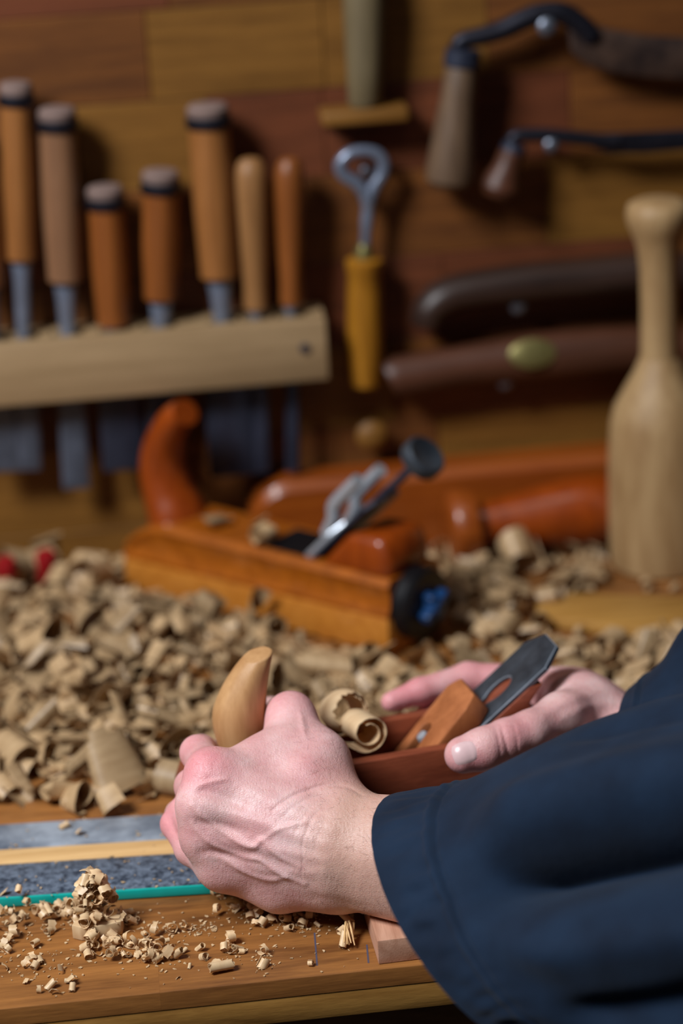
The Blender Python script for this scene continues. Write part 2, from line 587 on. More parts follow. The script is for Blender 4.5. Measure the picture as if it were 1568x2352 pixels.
# one more chisel whose blade shows at the left border
a = Vector(W(-58, 300, MID)); b = Vector(W(-22, 735, MID)); d = (b - a).normalized()
c = thing('chisel', 'chisel cut off by the left border, only its blade tip below the rack', 'chisel', M=axis_matrix(a, a + d), group='chisels in the wall rack')
r = 0.0155
obj('handle', MB().lathe([(r * .9, 0), (r, .004), (r, .10), (r * .85, .125)]), M['handle_orange'], c, local=True)
obj('hoop', MB().lathe([(r * .9, .008), (r * 1.08, .008), (r * 1.08, .016), (r * .9, .016)]), M['iron_black'], c, local=True)
zt = (a.z - rz1) / -d.z; zb = (a.z - rz0) / -d.z
obj('ferrule', MB().lathe([(r * .6, .124), (r * .45, .145), (r * .4, zb + .004)]), M['blade'], c, local=True)
obj('blade', MB().loft([[(s * w, -t_, z_) if i < 2 else (s * w, t_, z_) for i, s in enumerate((-1, 1, 1, -1))] for z_, w, t_ in
                        ((zb, .006, .0026), (zb + .012, .0125, .0026), (zb + .055, .0125, .0024), (zb + .063, .0125, .0004))]), M['blade'], c, local=True)
for zc in (rz1, rz0):
    slots.append((a + d * ((a.z - zc) / -d.z)).x)
# rack block: front rail, back rail, and fillers between the slots
mb = MB()
yb = lambda off: WALL_Y - off
mb.box((rx0, yb(R_OFF), rz0), (rx1, yb(SLOT1), rz1), 0.0015, 2)
mb.box((rx0, yb(SLOT0), rz0), (rx1, yb(0.0013), rz1))
iv = sorted((min(slots[i], slots[i + 1]) - 0.0115, max(slots[i], slots[i + 1]) + 0.0115) for i in range(0, len(slots), 2))
x = rx0
for lo, hi in iv + [(rx1, rx1)]:
    if lo > x:
        mb.box((x, yb(SLOT1), rz0), (lo, yb(SLOT0), rz1))
    x = max(x, hi)
obj('rack_block', mb, M['rack'], rack)
s = W(700, 800, R_OFF)
obj('screw', MB().lathe([(0.001, 0.0022), (0.0035, 0.002), (0.0042, 0.0)], M=axis_matrix(s, Vector(s) + Vector((0, -1, 0)), (0, 0, 1))), M['blade_dark'], rack)

# ================================================================ hanging tools
def wall_nail(px, py, label, off=0.03, r=0.0068):
    p = Vector(W(px, py, off))
    b = Vector((p.x, WALL_Y - 0.0005, p.z))
    mb = MB().lathe([(0.0018, 0.0), (0.0018, (b - p).length - 0.002), (r * 0.75, (b - p).length - 0.0018), (r, (b - p).length + 0.0005), (r * 0.8, (b - p).length + 0.002), (r * 0.3, (b - p).length + 0.003)],
                    seg=20, M=axis_matrix(b, p, (0, 0, 1)))
    return tag(obj('nail', mb, M['nail'], origin=b), label, 'nail', 'nails that hold the wall tools')


# ring ended scraper with a yellow handle
p0 = Vector(W(840, 890, 0.022)); p1 = Vector(W(836, 592, 0.022))
ring_tool = thing('ring_scraper', 'small hook tool with a steel eye and slim yellow wooden handle', 'scraper', p0)
Mx = axis_matrix(p0, p1)
hl = (p1 - p0).length
prof = [(0.008, 0.0), (0.0125, 0.003), (0.0142, 0.02), (0.0150, 0.05), (0.0142, hl * 0.75), (0.0135, hl - 0.012), (0.0150, hl - 0.009), (0.0150, hl - 0.002), (0.012, hl)]
obj('handle', MB().lathe(prof, M=Mx), M['handle_yellow'], ring_tool)
obj('ferrule', MB().lathe([(0.0075, hl - 0.0005), (0.0075, hl + 0.004), (0.005, hl + 0.010), (0.0043, hl + 0.012)], M=Mx), M['brass'], ring_tool)
stem = [W(838, 585, .022), W(842, 520, .022), W(846, 470, .022), W(846, 450, .022)]
obj('stem', MB().tube(catmull(stem, 12), [0.0042] * 4 + [0.005] * 4 + [0.0068] * 4), M['eye_steel'], ring_tool)
ring = [W(846, 455, .022), W(822, 424, .022), W(790, 402, .022), W(782, 378, .022), W(800, 355, .022), W(830, 347, .022), W(862, 352, .022), W(880, 372, .022), W(878, 398, .022), W(862, 425, .022), W(848, 455, .022)]
obj('eye', MB().tube(catmull(ring, 44), [0.0046 + 0.001 * abs(cos(pi * k / 43)) for k in range(44)]), M['eye_steel'], ring_tool)
wall_nail(838, 392, 'nail carrying the steel eye of the small hook tool', 0.026, 0.004)

# grey handle at the top on a small ledge
ledge_c = W(834, 262, 0.02)
lx0, lx1 = W(735, 262, 0.02)[0], W(935, 250, 0.02)[0]
tag(obj('ledge', MB().box((lx0, WALL_Y - 0.036, ledge_c[2] - 0.006), (lx1, WALL_Y - 0.0013, ledge_c[2] + 0.006), 0.003, 3), M['plank_yellow'], origin=ledge_c),
    'small yellow wooden ledge under the grey handle', 'ledge')
a = Vector(W(838, 247, .02)); a.z = ledge_c[2] + 0.0062
b = Vector(W(836, -150, .02))
gh = thing('grey_handled_tool', 'grey wooden handle standing on the small yellow ledge', 'tool', a)
L_ = (b - a).length
prof = [(0.0115, 0), (0.0135, 0.003), (0.0145, 0.03), (0.0168, 0.075), (0.0172, 0.095), (0.0165, L_ - 0.03), (0.013, L_ - 0.008)]
obj('handle', MB().lathe(prof, M=axis_matrix(a, b)), M['handle_grey'], gh)
obj('ferrule', MB().lathe([(0.0105, L_ - 0.009), (0.0105, L_ + 0.01), (0.006, L_ + 0.03), (0.005, L_ + 0.09), (0.001, L_ + 0.1)], M=axis_matrix(a, b)), M['steel'], gh)


def wall_plate(name, outline_px, off, th, mat, parent, bevel=0.002):
    """a plate cut to an outline, standing off the wall by off with thickness th"""
    pts = [W(px, py, off) for px, py in outline_px]
    mb = MB().prism([(p[0], p[2]) for p in pts], 0.0, th, ((0, WALL_Y - off, 0), X, Z, (0, 1, 0)))
    return obj(name, mb, mat, parent, bevel=bevel)


def mirror_px(pts, cx, slope=-0.075):
    """mirror picture points about a column on the wall, following the slope of its level lines"""
    return [(2 * cx - px, py + slope * 2 * (cx - px)) for px, py in pts]


# large drawknife
dk = thing('drawknife', 'large drawknife with dark arched blade and grey brown handle at upper right', 'drawknife', W(1560, 130, 0.02))
CX = 1600
for pts, rr in (([(1062, 132), (1030, 430)], None),):
    for mirrored in (False, True):
        q = mirror_px(pts, CX) if mirrored else pts
        a, b = Vector(W(*q[0], .028)), Vector(W(*q[1], .028))
        Mx = axis_matrix(a, b)
        L_ = (b - a).length
        obj('handle', MB().lathe([(0.011, 0), (0.0128, 0.004), (0.0138, 0.03), (0.0165, L_ * .55), (0.0196, L_ * .85), (0.0190, L_ * .95), (0.013, L_)], M=Mx), M['handle_brown'], dk)
        obj('ferrule', MB().lathe([(0.0108, -0.007), (0.0142, -0.006), (0.0146, 0.006), (0.0128, 0.008)], M=Mx), M['blade_dark'], dk)
        tang = [(1062, 130), (1050, 106), (1064, 92), (1100, 84), (1150, 70), (1200, 46), (1240, 32), (1290, 30), (1330, 55), (1360, 85)]
        tq = mirror_px(tang, CX) if mirrored else tang
        path = catmull([W(px, py, .026) for px, py in tq], 40)
        obj('tang', MB().tube(path, [0.0055 + 0.0035 * min(1, k / 22) for k in range(40)]), M['iron_black'], dk)
out = [(1300, 34), (1340, 50), (1400, 68), (1480, 82), (1600, 88)]
bot = [(1600, 185), (1480, 178), (1400, 166), (1345, 148), (1312, 120)]
outline = out + mirror_px(out[::-1][1:], CX) + mirror_px(bot[::-1][:-1], CX)[0:0] + mirror_px(bot[1:][::-1], CX) + bot
wall_plate('blade', outline, 0.03, 0.006, M['old_iron'], dk)
wall_nail(1256, 62, 'upper bright nail under the arched tang of the large drawknife', 0.034, 0.0075)

# small drawknife
dk2 = thing('drawknife', 'small drawknife with straight black blade and knobbed brown handle', 'drawknife', W(1500, 320, 0.02))
CX = 1560
for mirrored in (False, True):
    q = [(1178, 345), (1140, 455)]
    q = mirror_px(q, CX) if mirrored else q
    a, b = Vector(W(*q[0], .026)), Vector(W(*q[1], .026))
    Mx = axis_matrix(a, b)
    L_ = (b - a).length
    obj('handle', MB().lathe([(0.007, -0.002), (0.0105, 0.001), (0.0110, 0.009), (0.0120, 0.016), (0.0165, L_ * .62), (0.0175, L_ * .78), (0.0135, L_ * .95), (0.006, L_)], M=Mx), M['red_wood'], dk2)
    obj('ferrule', MB().lathe([(0.0075, -0.006), (0.0098, -0.005), (0.0104, 0.002), (0.0082, 0.003)], M=Mx), M['blade_dark'], dk2)
    tang = [(1180, 348), (1174, 325), (1186, 312), (1220, 310), (1280, 312), (1370, 322), (1420, 324)]
    tang = mirror_px(tang, CX) if mirrored else tang
    path = catmull([W(px, py, .026) for px, py in tang], 24)
    obj('tang', MB().tube(path, [0.0045 + 0.0015 * min(1, k / 14) for k in range(24)]), M['iron_black'], dk2)
out = [(1350, 309), (1450, 305), (1560, 300)]
bot = [(1560, 346), (1480, 353), (1400, 352), (1365, 342)]
outline = out + mirror_px(out[::-1][1:], CX) + mirror_px(bot[1:][::-1], CX) + bot
wall_plate('blade', outline, 0.029, 0.005, M['iron_black'], dk2, 0.001)
wall_nail(1266, 334, 'nail under the straight black tang of the small drawknife', 0.03, 0.006)

# dark bent handle (upper of the two dark wooden tools)
sp = thing('spokeshave', 'dark walnut spokeshave with a drooping rounded grip, above the brass fitted one', 'spokeshave', W(1300, 680, 0.02))
path = [(980, 752), (986, 716), (1010, 690), (1050, 672), (1120, 660), (1220, 648), (1330, 640), (1440, 630), (1540, 622), (1660, 640), (1740, 690)]
pp = catmull([W(px, py, .024) for px, py in path], 60)
rad = [0.0145, 0.0165, 0.0168, 0.0165, 0.0172, 0.0180, 0.0186, 0.0192, 0.019, 0.017, 0.014]
rr = np.interp(np.linspace(0, 10, 60), range(11), rad)
rr[0] *= 0.55
rr[1] *= 0.85
rr[-1] *= 0.5
obj('body', MB().tube(pp, list(rr), seg=20, flat=0.9), M['dark_wood'], sp, angle=60)
wall_nail(1190, 703, 'middle nail below the dark bent spokeshave grip', 0.03, 0.0068)

# lower tool with a brass fitting
sp2 = thing('spokeshave', 'reddish brown straight spokeshave with a brass fitting, beside the mallet', 'spokeshave', W(1250, 830, 0.02))
path = [(892, 872), (908, 866), (960, 858), (1050, 842), (1140, 830), (1215, 820), (1300, 812), (1400, 804), (1480, 800), (1570, 800), (1640, 800)]
pp = catmull([W(px, py, .024) for px, py in path], 60)
rad = [0.0150, 0.0172, 0.0176, 0.0172, 0.0185, 0.020, 0.0205, 0.020, 0.019, 0.018, 0.016]
rr = np.interp(np.linspace(0, 10, 60), range(11), rad)
rr[0] *= 0.7
rr[-1] *= 0.6
obj('body', MB().tube(pp, list(rr), seg=20, flat=0.85), M['red_wood'], sp2, angle=60)
a = Vector(W(1215, 812, .024)) + Vector((0, -0.0145, 0.004))
obj('brass_fitting', MB().lathe([(0.014, -0.004), (0.020, -0.001), (0.0195, 0.002), (0.014, 0.004), (0.004, 0.0045)], M=axis_matrix(a, a + Vector((0.0, -1, 0.35)), (0, 0, 1)) @ Matrix.Diagonal((1.0, 0.62, 1.0, 1.0))), M['brass'], sp2)
wall_nail(1160, 878, 'lowest nail just under the brass fitted spokeshave', 0.03, 0.0065)

# small yellow knob on the wall under the yellow handle
a = Vector(W(848, 985, 0.0))
tag(obj('wall_peg', MB().lathe([(0.006, -0.0), (0.0065, 0.012), (0.013, 0.016), (0.0135, 0.020), (0.010, 0.024), (0.004, 0.026)], M=axis_matrix(a - Vector((0, .0, 0)), a + Vector((0, -1, 0)), (0, 0, 1))), M['plank_yellow'], origin=a),
    'round yellow wooden peg on the wall under the hook tool', 'peg')

# ================================================================ mallet
mc = G(1520, 1292)
mal = thing('carver_mallet', 'pale beech mallet standing on its head at the right border', 'mallet', mc)
Mm = Matrix.Translation(Vector(mc))
mb = MB().lathe([(0.038, 0.0), (0.0412, 0.002), (0.0425, 0.012), (0.0430, 0.05), (0.0425, 0.09), (0.0405, 0.122), (0.037, 0.136), (0.028, 0.152), (0.0205, 0.165), (0.0158, 0.176)],
                seg=40, M=Mm, wob=lambda a, h: 0.006 * sin(5 * a + 20 * h))
obj('head', mb, M['mallet'], mal, angle=50)
mb = MB().lathe([(0.0156, 0.172), (0.0150, 0.19), (0.0146, 0.22), (0.0150, 0.247), (0.0168, 0.265), (0.0205, 0.276), (0.0242, 0.284), (0.0252, 0.292), (0.0235, 0.299), (0.0165, 0.3025), (0.004, 0.3035)],
                seg=32, M=Mm)
obj('handle', mb, M['mallet'], mal, angle=50)

# ================================================================ orange horn plane lying in the shavings
A = Vector(G(290, 1350)); B = Vector(G(895, 1515))
PL = (B - A).length
ex = (A - B).normalized()                # towards the toe
ey = Vector((ex.y, -ex.x, 0))            # towards the far side or the near side
near = Vector((-ex.y, ex.x, 0))
if near.y > 0:
    near = -near
PW = 0.066
org = (A + B) / 2 - near * PW / 2
Mp = Matrix((ex, near, Vector((0, 0, 1)))).transposed().to_4x4()
if Mp.to_3x3().determinant() < 0:
    pass
Mp.translation = org + Vector((0, 0, 0.002))
hl = PL / 2
op = thing('horn_plane', 'orange varnished horn plane with steel iron lying among shavings', 'hand plane', org)


def ploc(mb):
    mb.v = [tuple(Mp @ Vector(p)) for p in mb.v]
    return mb


FR = ((0, 0, 0), X, Z, Y)
w = PW / 2
# sole with a wavy glue line that shows along its lower edge
sole = [(-hl, 0.0)]
n = 26
for i in range(1, n):
    sole.append((-hl + 2 * hl * i / n, 0.0022 * (i % 2) - 0.0))
sole += [(hl, 0.0), (hl, 0.024), (-hl, 0.030)]
obj('sole', ploc(MB().prism(sole, -w, w, FR)), M['orange_sole'], op, bevel=0.0008)
rings = []
for t in np.linspace(-hl, hl, 40):
    base = 0.030 - 0.006 * (t + hl) / (2 * hl)
    topz = 0.060
    if t > hl - 0.05:
        q = (t - hl + 0.05) / 0.05
        topz = 0.060 - 0.022 * q * q
    ww = w - 0.0008
    rings.append([(t, -ww, base), (t, ww, base), (t, ww, base + 0.004), (t, ww - 0.0025, base + 0.008), (t, ww - 0.0035, topz - 0.012), (t, ww - 0.001, topz - 0.005),
                  (t, ww - 0.005, topz), (t, -ww + 0.005, topz), (t, -ww + 0.001, topz - 0.005), (t, -ww + 0.0035, topz - 0.012), (t, -ww + 0.0025, base + 0.008), (t, -ww, base + 0.004)])
obj('body', ploc(MB().loft(rings)), M['orange'], op, angle=30)
# thin black sheet on the flat top, painted shade for the opening before the iron
obj('throat_shade', ploc(MB().box((-0.052, -0.022, 0.0595), (-0.005, 0.022, 0.0604))), M['black'], op)
# horn
hb = [(hl - 0.035, 0.0, 0.042), (hl - 0.033, 0, 0.058), (hl - 0.026, 0, 0.074), (hl - 0.021, 0, 0.092), (hl - 0.022, 0, 0.110), (hl - 0.030, 0, 0.128), (hl - 0.041, 0, 0.142), (hl - 0.052, 0, 0.149)]
hr = [0.028, 0.0255, 0.0225, 0.0205, 0.0185, 0.0160, 0.0145, 0.0130]
hp = catmull(hb, 36)
hrr = np.interp(np.linspace(0, 7, 36), range(8), hr)
obj('horn', ploc(MB().tube(hp, list(hrr), seg=24, flat=0.85)), M['redhorn'], op, angle=50)
# rear hand rest
rest = [(-0.066, 0.058), (-0.096, 0.088), (-0.128, 0.090), (-0.1365, 0.076), (-0.1365, 0.058)]
obj('hand_rest', ploc(MB().prism(rest, -0.0255, 0.0255, FR)), M['redhorn'], op, angle=50, bevel=0.006)
# black end plate with its blue winged knob
Me = Matrix.Translation((-hl, 0, 0.034)) @ Matrix.Rotation(-pi / 2, 4, 'Y')
obj('end_cap', ploc(MB().lathe([(0.0285, -0.001), (0.0285, 0.010), (0.0255, 0.0135), (0.008, 0.0145)], M=Me)), M['black'], op)
kb = MB().lathe([(0.0075, 0.014), (0.0075, 0.024), (0.005, 0.026), (0.001, 0.0262)], M=Me)
for sgn in (-1, 1):
    kb.box((-0.0045, -0.0035 if sgn > 0 else -0.0155, 0.0145), (0.0045, 0.0155 if sgn > 0 else 0.0035, 0.0245), 0.002, 2, M=Me @ Matrix.Rotation(0.5, 4, 'Z'))
kb.box((-0.013, -0.0035, 0.0145), (0.013, 0.0035, 0.0235), 0.0018, 2, M=Me @ Matrix.Rotation(0.5, 4, 'Z'))
obj('blue_knob', ploc(kb), M['blue'], op)
# iron group leaning back
ang = radians(43)
di = Vector((-cos(ang), 0, sin(ang)))
ni = Vector((sin(ang), 0, cos(ang)))
o0 = Vector((-0.040, 0, 0.042))
fr = (o0, Y, di, ni)
obj('cutting_iron', ploc(MB().prism([(-0.022, 0), (0.022, 0), (0.022, 0.098), (0.014, 0.106), (-0.014, 0.106), (-0.022, 0.098)], 0, 0.003, fr)), M['blade_dark'], op)
obj('chip_breaker', ploc(MB().prism([(-0.020, 0.002), (0.020, 0.002), (0.020, 0.050), (0.010, 0.064), (-0.010, 0.064), (-0.020, 0.050)], 0.0032, 0.008, fr)), M['steel'], op, bevel=0.001)
for sy in (-0.0135, 0.0135):
    pts = [o0 + di * 0.045 + ni * 0.009 + Vector((0, sy, 0)), o0 + di * 0.060 + ni * 0.014 + Vector((0, sy, 0)), o0 + di * 0.068 + ni * 0.021 + Vector((0, sy, 0)), o0 + di * 0.085 + ni * 0.022 + Vector((0, sy, 0)), o0 + di * 0.104 + ni * 0.022 + Vector((0, sy, 0))]
    obj('prong', ploc(MB().tube(catmull(pts, 16), 0.0054, seg=10)), M['steel'], op)
rod0, rod1 = o0 + di * 0.080 + ni * 0.004, o0 + di * 0.156 + ni * 0.003
obj('threaded_rod', ploc(MB().tube([rod0, rod1], 0.0032, seg=10)), M['blade_dark'], op)
Mk = axis_matrix(rod1 - di * 0.002, rod1 + di, (0, 1, 0))
obj('adjuster_wheel', ploc(MB().lathe([(0.004, -0.003), (0.0145, -0.003), (0.0168, -0.001), (0.0168, 0.007), (0.0145, 0.009), (0.012, 0.0082), (0.004, 0.0075)], M=Mk)), M['held_iron'], op)

# ================================================================ red plane body and turned handle behind it
a = Vector((W(572, 1180, 0.03)[0], 1.902, 0)); b = Vector((W(1405, 1120, 0.03)[0], 1.902, 0))
h_a, h_b = W(640, 1112, 0.045)[2], W(1300, 1052, 0.045)[2]
rp = thing('bench_plane', 'long red orange varnished plane body lying against the wall', 'hand plane', (a + b) / 2)
rings = []
Lr = (b - a).length
for t in np.linspace(0, 1, 40):
    p = a.lerp(b, t)
    hgt = (h_a + (h_b - h_a) * t) * (0.62 + 0.38 * sqrt(min(1, t / 0.09)))
    k = 0.020
    rings.append([(p.x, p.y - k, 0.001), (p.x, p.y + k, 0.001), (p.x, p.y + k, hgt - 0.004), (p.x, p.y + k - 0.004, hgt), (p.x, p.y - k + 0.006, hgt), (p.x, p.y - k, hgt - 0.007)])
obj('body', MB().loft(rings), M['redplane'], rp, angle=40)
c0 = Vector((W(1028, 1185, 0.085)[0], 1.846, 0.0325)); c1 = Vector((W(1450, 1150, 0.075)[0], 1.852, 0.0375))
th_ = thing('turned_handle', 'glossy red orange turned wooden handle with a wide collar beside the mallet', 'handle', c0 - Vector((0, 0, 0.0325)))
Lh = (c1 - c0).length
Mx = axis_matrix(c0, c1, (0, 0, 1))
obj('collar', MB().lathe([(0.020, 0.0), (0.028, 0.001), (0.0315, 0.005), (0.0318, 0.014), (0.030, 0.0225), (0.018, 0.0245)], M=Mx, seg=32), M['redplane'], th_, angle=50)
obj('grip', MB().lathe([(0.0165, 0.023), (0.0170, 0.030), (0.0215, 0.055), (0.0265, 0.085), (0.0298, 0.11), (0.029, Lh - 0.01), (0.018, Lh)], M=Mx, seg=32), M['redhorn'], th_, angle=50)

# ================================================================ small things on the bench
q = [G(1232, 1385), G(1600, 1398), G(1600, 1490), G(1232, 1440)]
mb = MB().loft([[Vector(p) + Vector((0, 0, 0.0003)) for p in q], [Vector(p) + Vector((0, 0, 0.010)) for p in q]])
tag(obj('batten', mb, M['batten'], origin=sum((Vector(p) for p in q), Vector()) / 4, bevel=0.0015), 'flat yellow brown batten lying bare at the right behind the hands', 'batten')
CAPS = []
for (px, py, lab) in ((14, 1306, 'red plastic cap half buried in shavings at the left border'), (106, 1290, 'red plastic cap behind the shavings, the one nearer the orange plane')):
    p = Vector(G(px, py, 0.024)); p.z = 0.024
    mb = MB().lathe([(0.002, 0.0092), (0.007, 0.009), (0.0085, 0.006), (0.009, 0), (0.0088, -0.016), (0.006, -0.0215)], M=Matrix.Translation(p) @ Matrix.Rotation(0.15, 4, 'X'))
    tag(obj('plastic_cap', mb, M['red'], origin=p), lab, 'cap', 'red caps at the back of the bench')
    CAPS.append((p.x, p.y))

# flat strip board with grey and dark faces and a teal edge
t0 = Vector(G(-130, 2072, 0.006)); t1 = Vector(G(560, 2028, 0.006))
t1 = t1 + (t1 - t0).normalized() * 0.235
dx = (t1 - t0).normalized()
dy = Vector((-dx.y, dx.x, 0))
sb = thing('strip_board', 'flat board of grey and dark mottled strips with pale wood stripe and teal edge', 'board', (t0 + t1) / 2 - Vector((0, 0, 0.006)))
base = Vector((t0.x, t0.y, 0.0003))
Ls = (t1 - t0).length
w_near = abs((Vector(G(0, 1985, 0.006)) - Vector(G(0, 2062, 0.006))).dot(dy))
w_mid = abs((Vector(G(0, 1952, 0.006)) - Vector(G(0, 1985, 0.006))).dot(dy))
w_far = abs((Vector(G(0, 1893, 0.006)) - Vector(G(0, 1952, 0.006))).dot(dy))
def strip(name, d0, d1, z0, z1, mat, bev=0.0006):
    Ms = Matrix((dx, dy, Vector((0, 0, 1)))).transposed().to_4x4()
    Ms.translation = base
    return obj(name, MB().box((0, d0, z0), (Ls, d1, z1), bev, 2, M=Ms), mat, sb)
strip('teal_edge', -0.0012, 0.0012, 0.0, 0.0062, M['teal'])
strip('dark_strip', 0.0013, w_near, 0.0, 0.0060, M['dark_strip'])
strip('wood_stripe', w_near + 0.0001, w_near + w_mid, 0.0, 0.0064, M['stripwood'])
strip('grey_strip', w_near + w_mid + 0.0001, w_near + w_mid + w_far, 0.0, 0.0060, M['grey_strip'])

# pink hardwood offcut under the sleeve
cpt = Vector(G(870, 2218)); cback = Vector(G(836, 2106))
d = (cback - cpt).normalized()
e = Vector((d.y, -d.x, 0))
Mo = Matrix((e, d, Vector((0, 0, 1)))).transposed().to_4x4()
Mo.translation = cpt + Vector((0, 0, 0.0002))
tag(obj('hardwood_offcut', MB().box((0, 0.001, 0), (0.085, 0.080, 0.0155), 0.0006, 2, M=Mo), M['pinkwood'], origin=cpt), 'pinkish hardwood block under the cuff at the bench edge', 'wood block')
# ================================================================ the plane held in the hands
HZ = 0.0066
HO = Vector((0.131, 1.391, HZ))
HM = Matrix.Translation(HO) @ Matrix.Rotation(radians(189), 4, 'Z')
HMI = HM.inverted()
hp_ = thing('smoothing_plane', 'reddish brown wooden plane with pale horn and blue grey iron held in both hands', 'hand plane', HO)


def hloc(mb):
    mb.v = [tuple(HM @ Vector(p)) for p in mb.v]
    return mb


def hit_center(px, py, ly=0.0):
    """where the view ray meets the vertical plane local y = ly of the held plane"""
    d = HMI.to_3x3() @ Vector(ray(px, py))
    c = HMI @ Vector(CAM_C)
    return c + d * ((ly - c.y) / d.y)


BW, BH = 0.031, 0.060
toe, heel = 0.122, -0.118
ba = radians(37.5)
top_hit = hit_center(1264, 1472)
mx0 = top_hit.x + top_hit.z / tan(ba)         # where the bed line meets the sole
IL = top_hit.z / sin(ba)
bx_at = lambda h: mx0 - h / tan(ba)
tf = mx0 + 0.030                               # front of the throat at the top
bd = 0.0035
# body: toe block, heel block with bed and hump, two cheeks
mb = MB()
toe_out = [(tf, BH), (mx0 + 0.006, 0.0), (toe, 0.0), (toe, BH - 0.018), (toe - 0.004, BH - 0.008), (toe - 0.012, BH)]
mb.prism([(p[0], p[1]) for p in toe_out], -BW, BW, FR)
hump = 0.088
heel_out = [(mx0 - bd, 0.0), (bx_at(hump) - bd, hump), (bx_at(hump) - 0.012, hump + 0.001), (heel + 0.018, hump - 0.012), (heel + 0.006, 0.062), (heel, 0.045), (heel, 0.0)]
mb.prism(heel_out, -BW + 0.0085, BW - 0.0085, FR)
ck = [(mx0 + 0.006, 0.0), (tf, BH), (bx_at(BH) - 0.02, BH), (heel + 0.004, BH - 0.004), (heel, 0.045), (heel, 0.0)]
mb.prism(ck, BW - 0.0085, BW, FR)
mb.prism(ck, -BW, -BW + 0.0085, FR)
obj('body', hloc(mb), M['held_body'], hp_, bevel=0.0012)
# iron: clipped top corners, keyhole slot
dI = Vector((-cos(ba), 0, sin(ba)))
nI = Vector((sin(ba), 0, cos(ba)))
oI = Vector((mx0, 0, 0.0))
iw = 0.0212
kc = IL - 0.046            # keyhole centre
iron = [(-iw, 0.002), (-0.0035, 0.002), (-0.0035, kc - 0.012)]
for k in range(0, 13):
    a_ = -pi * 0.80 + (2 * pi * 0.80) * k / 12
    iron.append((-0.0068 * cos(a_ - pi / 2) if False else 0.0068 * sin(a_), kc + 0.0115 * cos(a_)))
iron += [(0.0035, kc - 0.012), (0.0035, 0.002), (iw, 0.002), (iw, IL - 0.014), (iw - 0.0105, IL + 0.001), (-iw + 0.0105, IL + 0.001), (-iw, IL - 0.014)]
obj('cutting_iron', hloc(MB().prism(iron, -0.003, 0.0006, (oI, Y, dI, nI))), M['held_iron'], hp_, bevel=0.0007, edge=M['worn_edge'])
# wedge: forked, tapering towards the mouth, chamfered top
wtop = hit_center(1078, 1580)
WL = (wtop - oI).dot(dI)
ww_ = 0.0200
def wt(p):
    return float(np.interp(p[1], [0.03, 0.08, WL], [0.004, 0.0155, 0.0175]))


def face_v(px, py):
    d = HMI.to_3x3() @ Vector(ray(px, py))
    c = HMI @ Vector(CAM_C)
    q = oI + nI * 0.016
    return (c + d * ((q - c).dot(nI) / d.dot(nI)) - oI).dot(dI)


vs_ = face_v(960, 1680)
print('WEDGE', WL, IL, mx0, vs_, face_v(985, 1655))
wo = [(-ww_, 0.030), (-0.0052, 0.030), (-0.0052, vs_ + 0.004), (-0.0035, vs_ + 0.008), (0.0, vs_ + 0.0095), (0.0035, vs_ + 0.008), (0.0052, vs_ + 0.004), (0.0052, 0.030), (ww_, 0.030), (ww_, WL - 0.010), (ww_ - 0.006, WL), (-ww_ + 0.006, WL), (-ww_, WL - 0.010)]
obj('wedge', hloc(MB().prism(wo, 0.0010, wt, (oI, Y, dI, nI))), M['held_wedge'], hp_, bevel=0.0026)
Ms = axis_matrix(oI + dI * vs_ + nI * 0.0006, oI + dI * vs_ + nI, Y)
obj('cap_screw', hloc(MB().lathe([(0.0042, 0.0), (0.0042, 0.0120), (0.0034, 0.0136), (0.001, 0.0142)], M=Ms)), M['steel'], hp_)
# horn: outlined from the side, oval sections with carved facets
hx = 0.0800
hs = [  # local x centre, z, half depth in x, half depth in y
    (hx + 0.001, BH - 0.012, 0.0150, 0.0150), (hx + 0.001, BH + 0.002, 0.0150, 0.0148), (hx + 0.0022, BH + 0.014, 0.0158, 0.0150), (hx + 0.0030, BH + 0.026, 0.0168, 0.0152),
    (hx + 0.0022, BH + 0.037, 0.0168, 0.0150), (hx - 0.0005, BH + 0.047, 0.0156, 0.0140), (hx - 0.0040, BH + 0.056, 0.0138, 0.0126), (hx - 0.0082, BH + 0.0645, 0.0118, 0.0108), (hx - 0.0110, BH + 0.0695, 0.0098, 0.0090)]
rings = []
HSc = np.array(hs)
for r_ in catmull(HSc, 40):
    ring = []
    for j in range(26):
        a_ = 2 * pi * j / 26
        fac = 1 + 0.022 * cos(7 * a_ + 26 * r_[1])
        ring.append((r_[0] + r_[2] * cos(a_) * fac, r_[3] * sin(a_) * fac, r_[1] + (-0.25 * r_[2] * cos(a_) - 0.12 * r_[3] * sin(a_)) * max(0, (r_[1] - BH - 0.03) / 0.04)))
    rings.append(ring)
for s_, dz in ((0.93, 0.0006), (0.84, 0.0009)):
    if s_ == 0.93:
        last = rings[-1]
        cen = np.mean(np.array(last), axis=0)
    rings.append([tuple(cen + (np.array(p) - cen) * s_ + np.array([0, 0, dz])) for p in last])
obj('horn', hloc(MB().loft(rings)), M['held_horn'], hp_, angle=42)

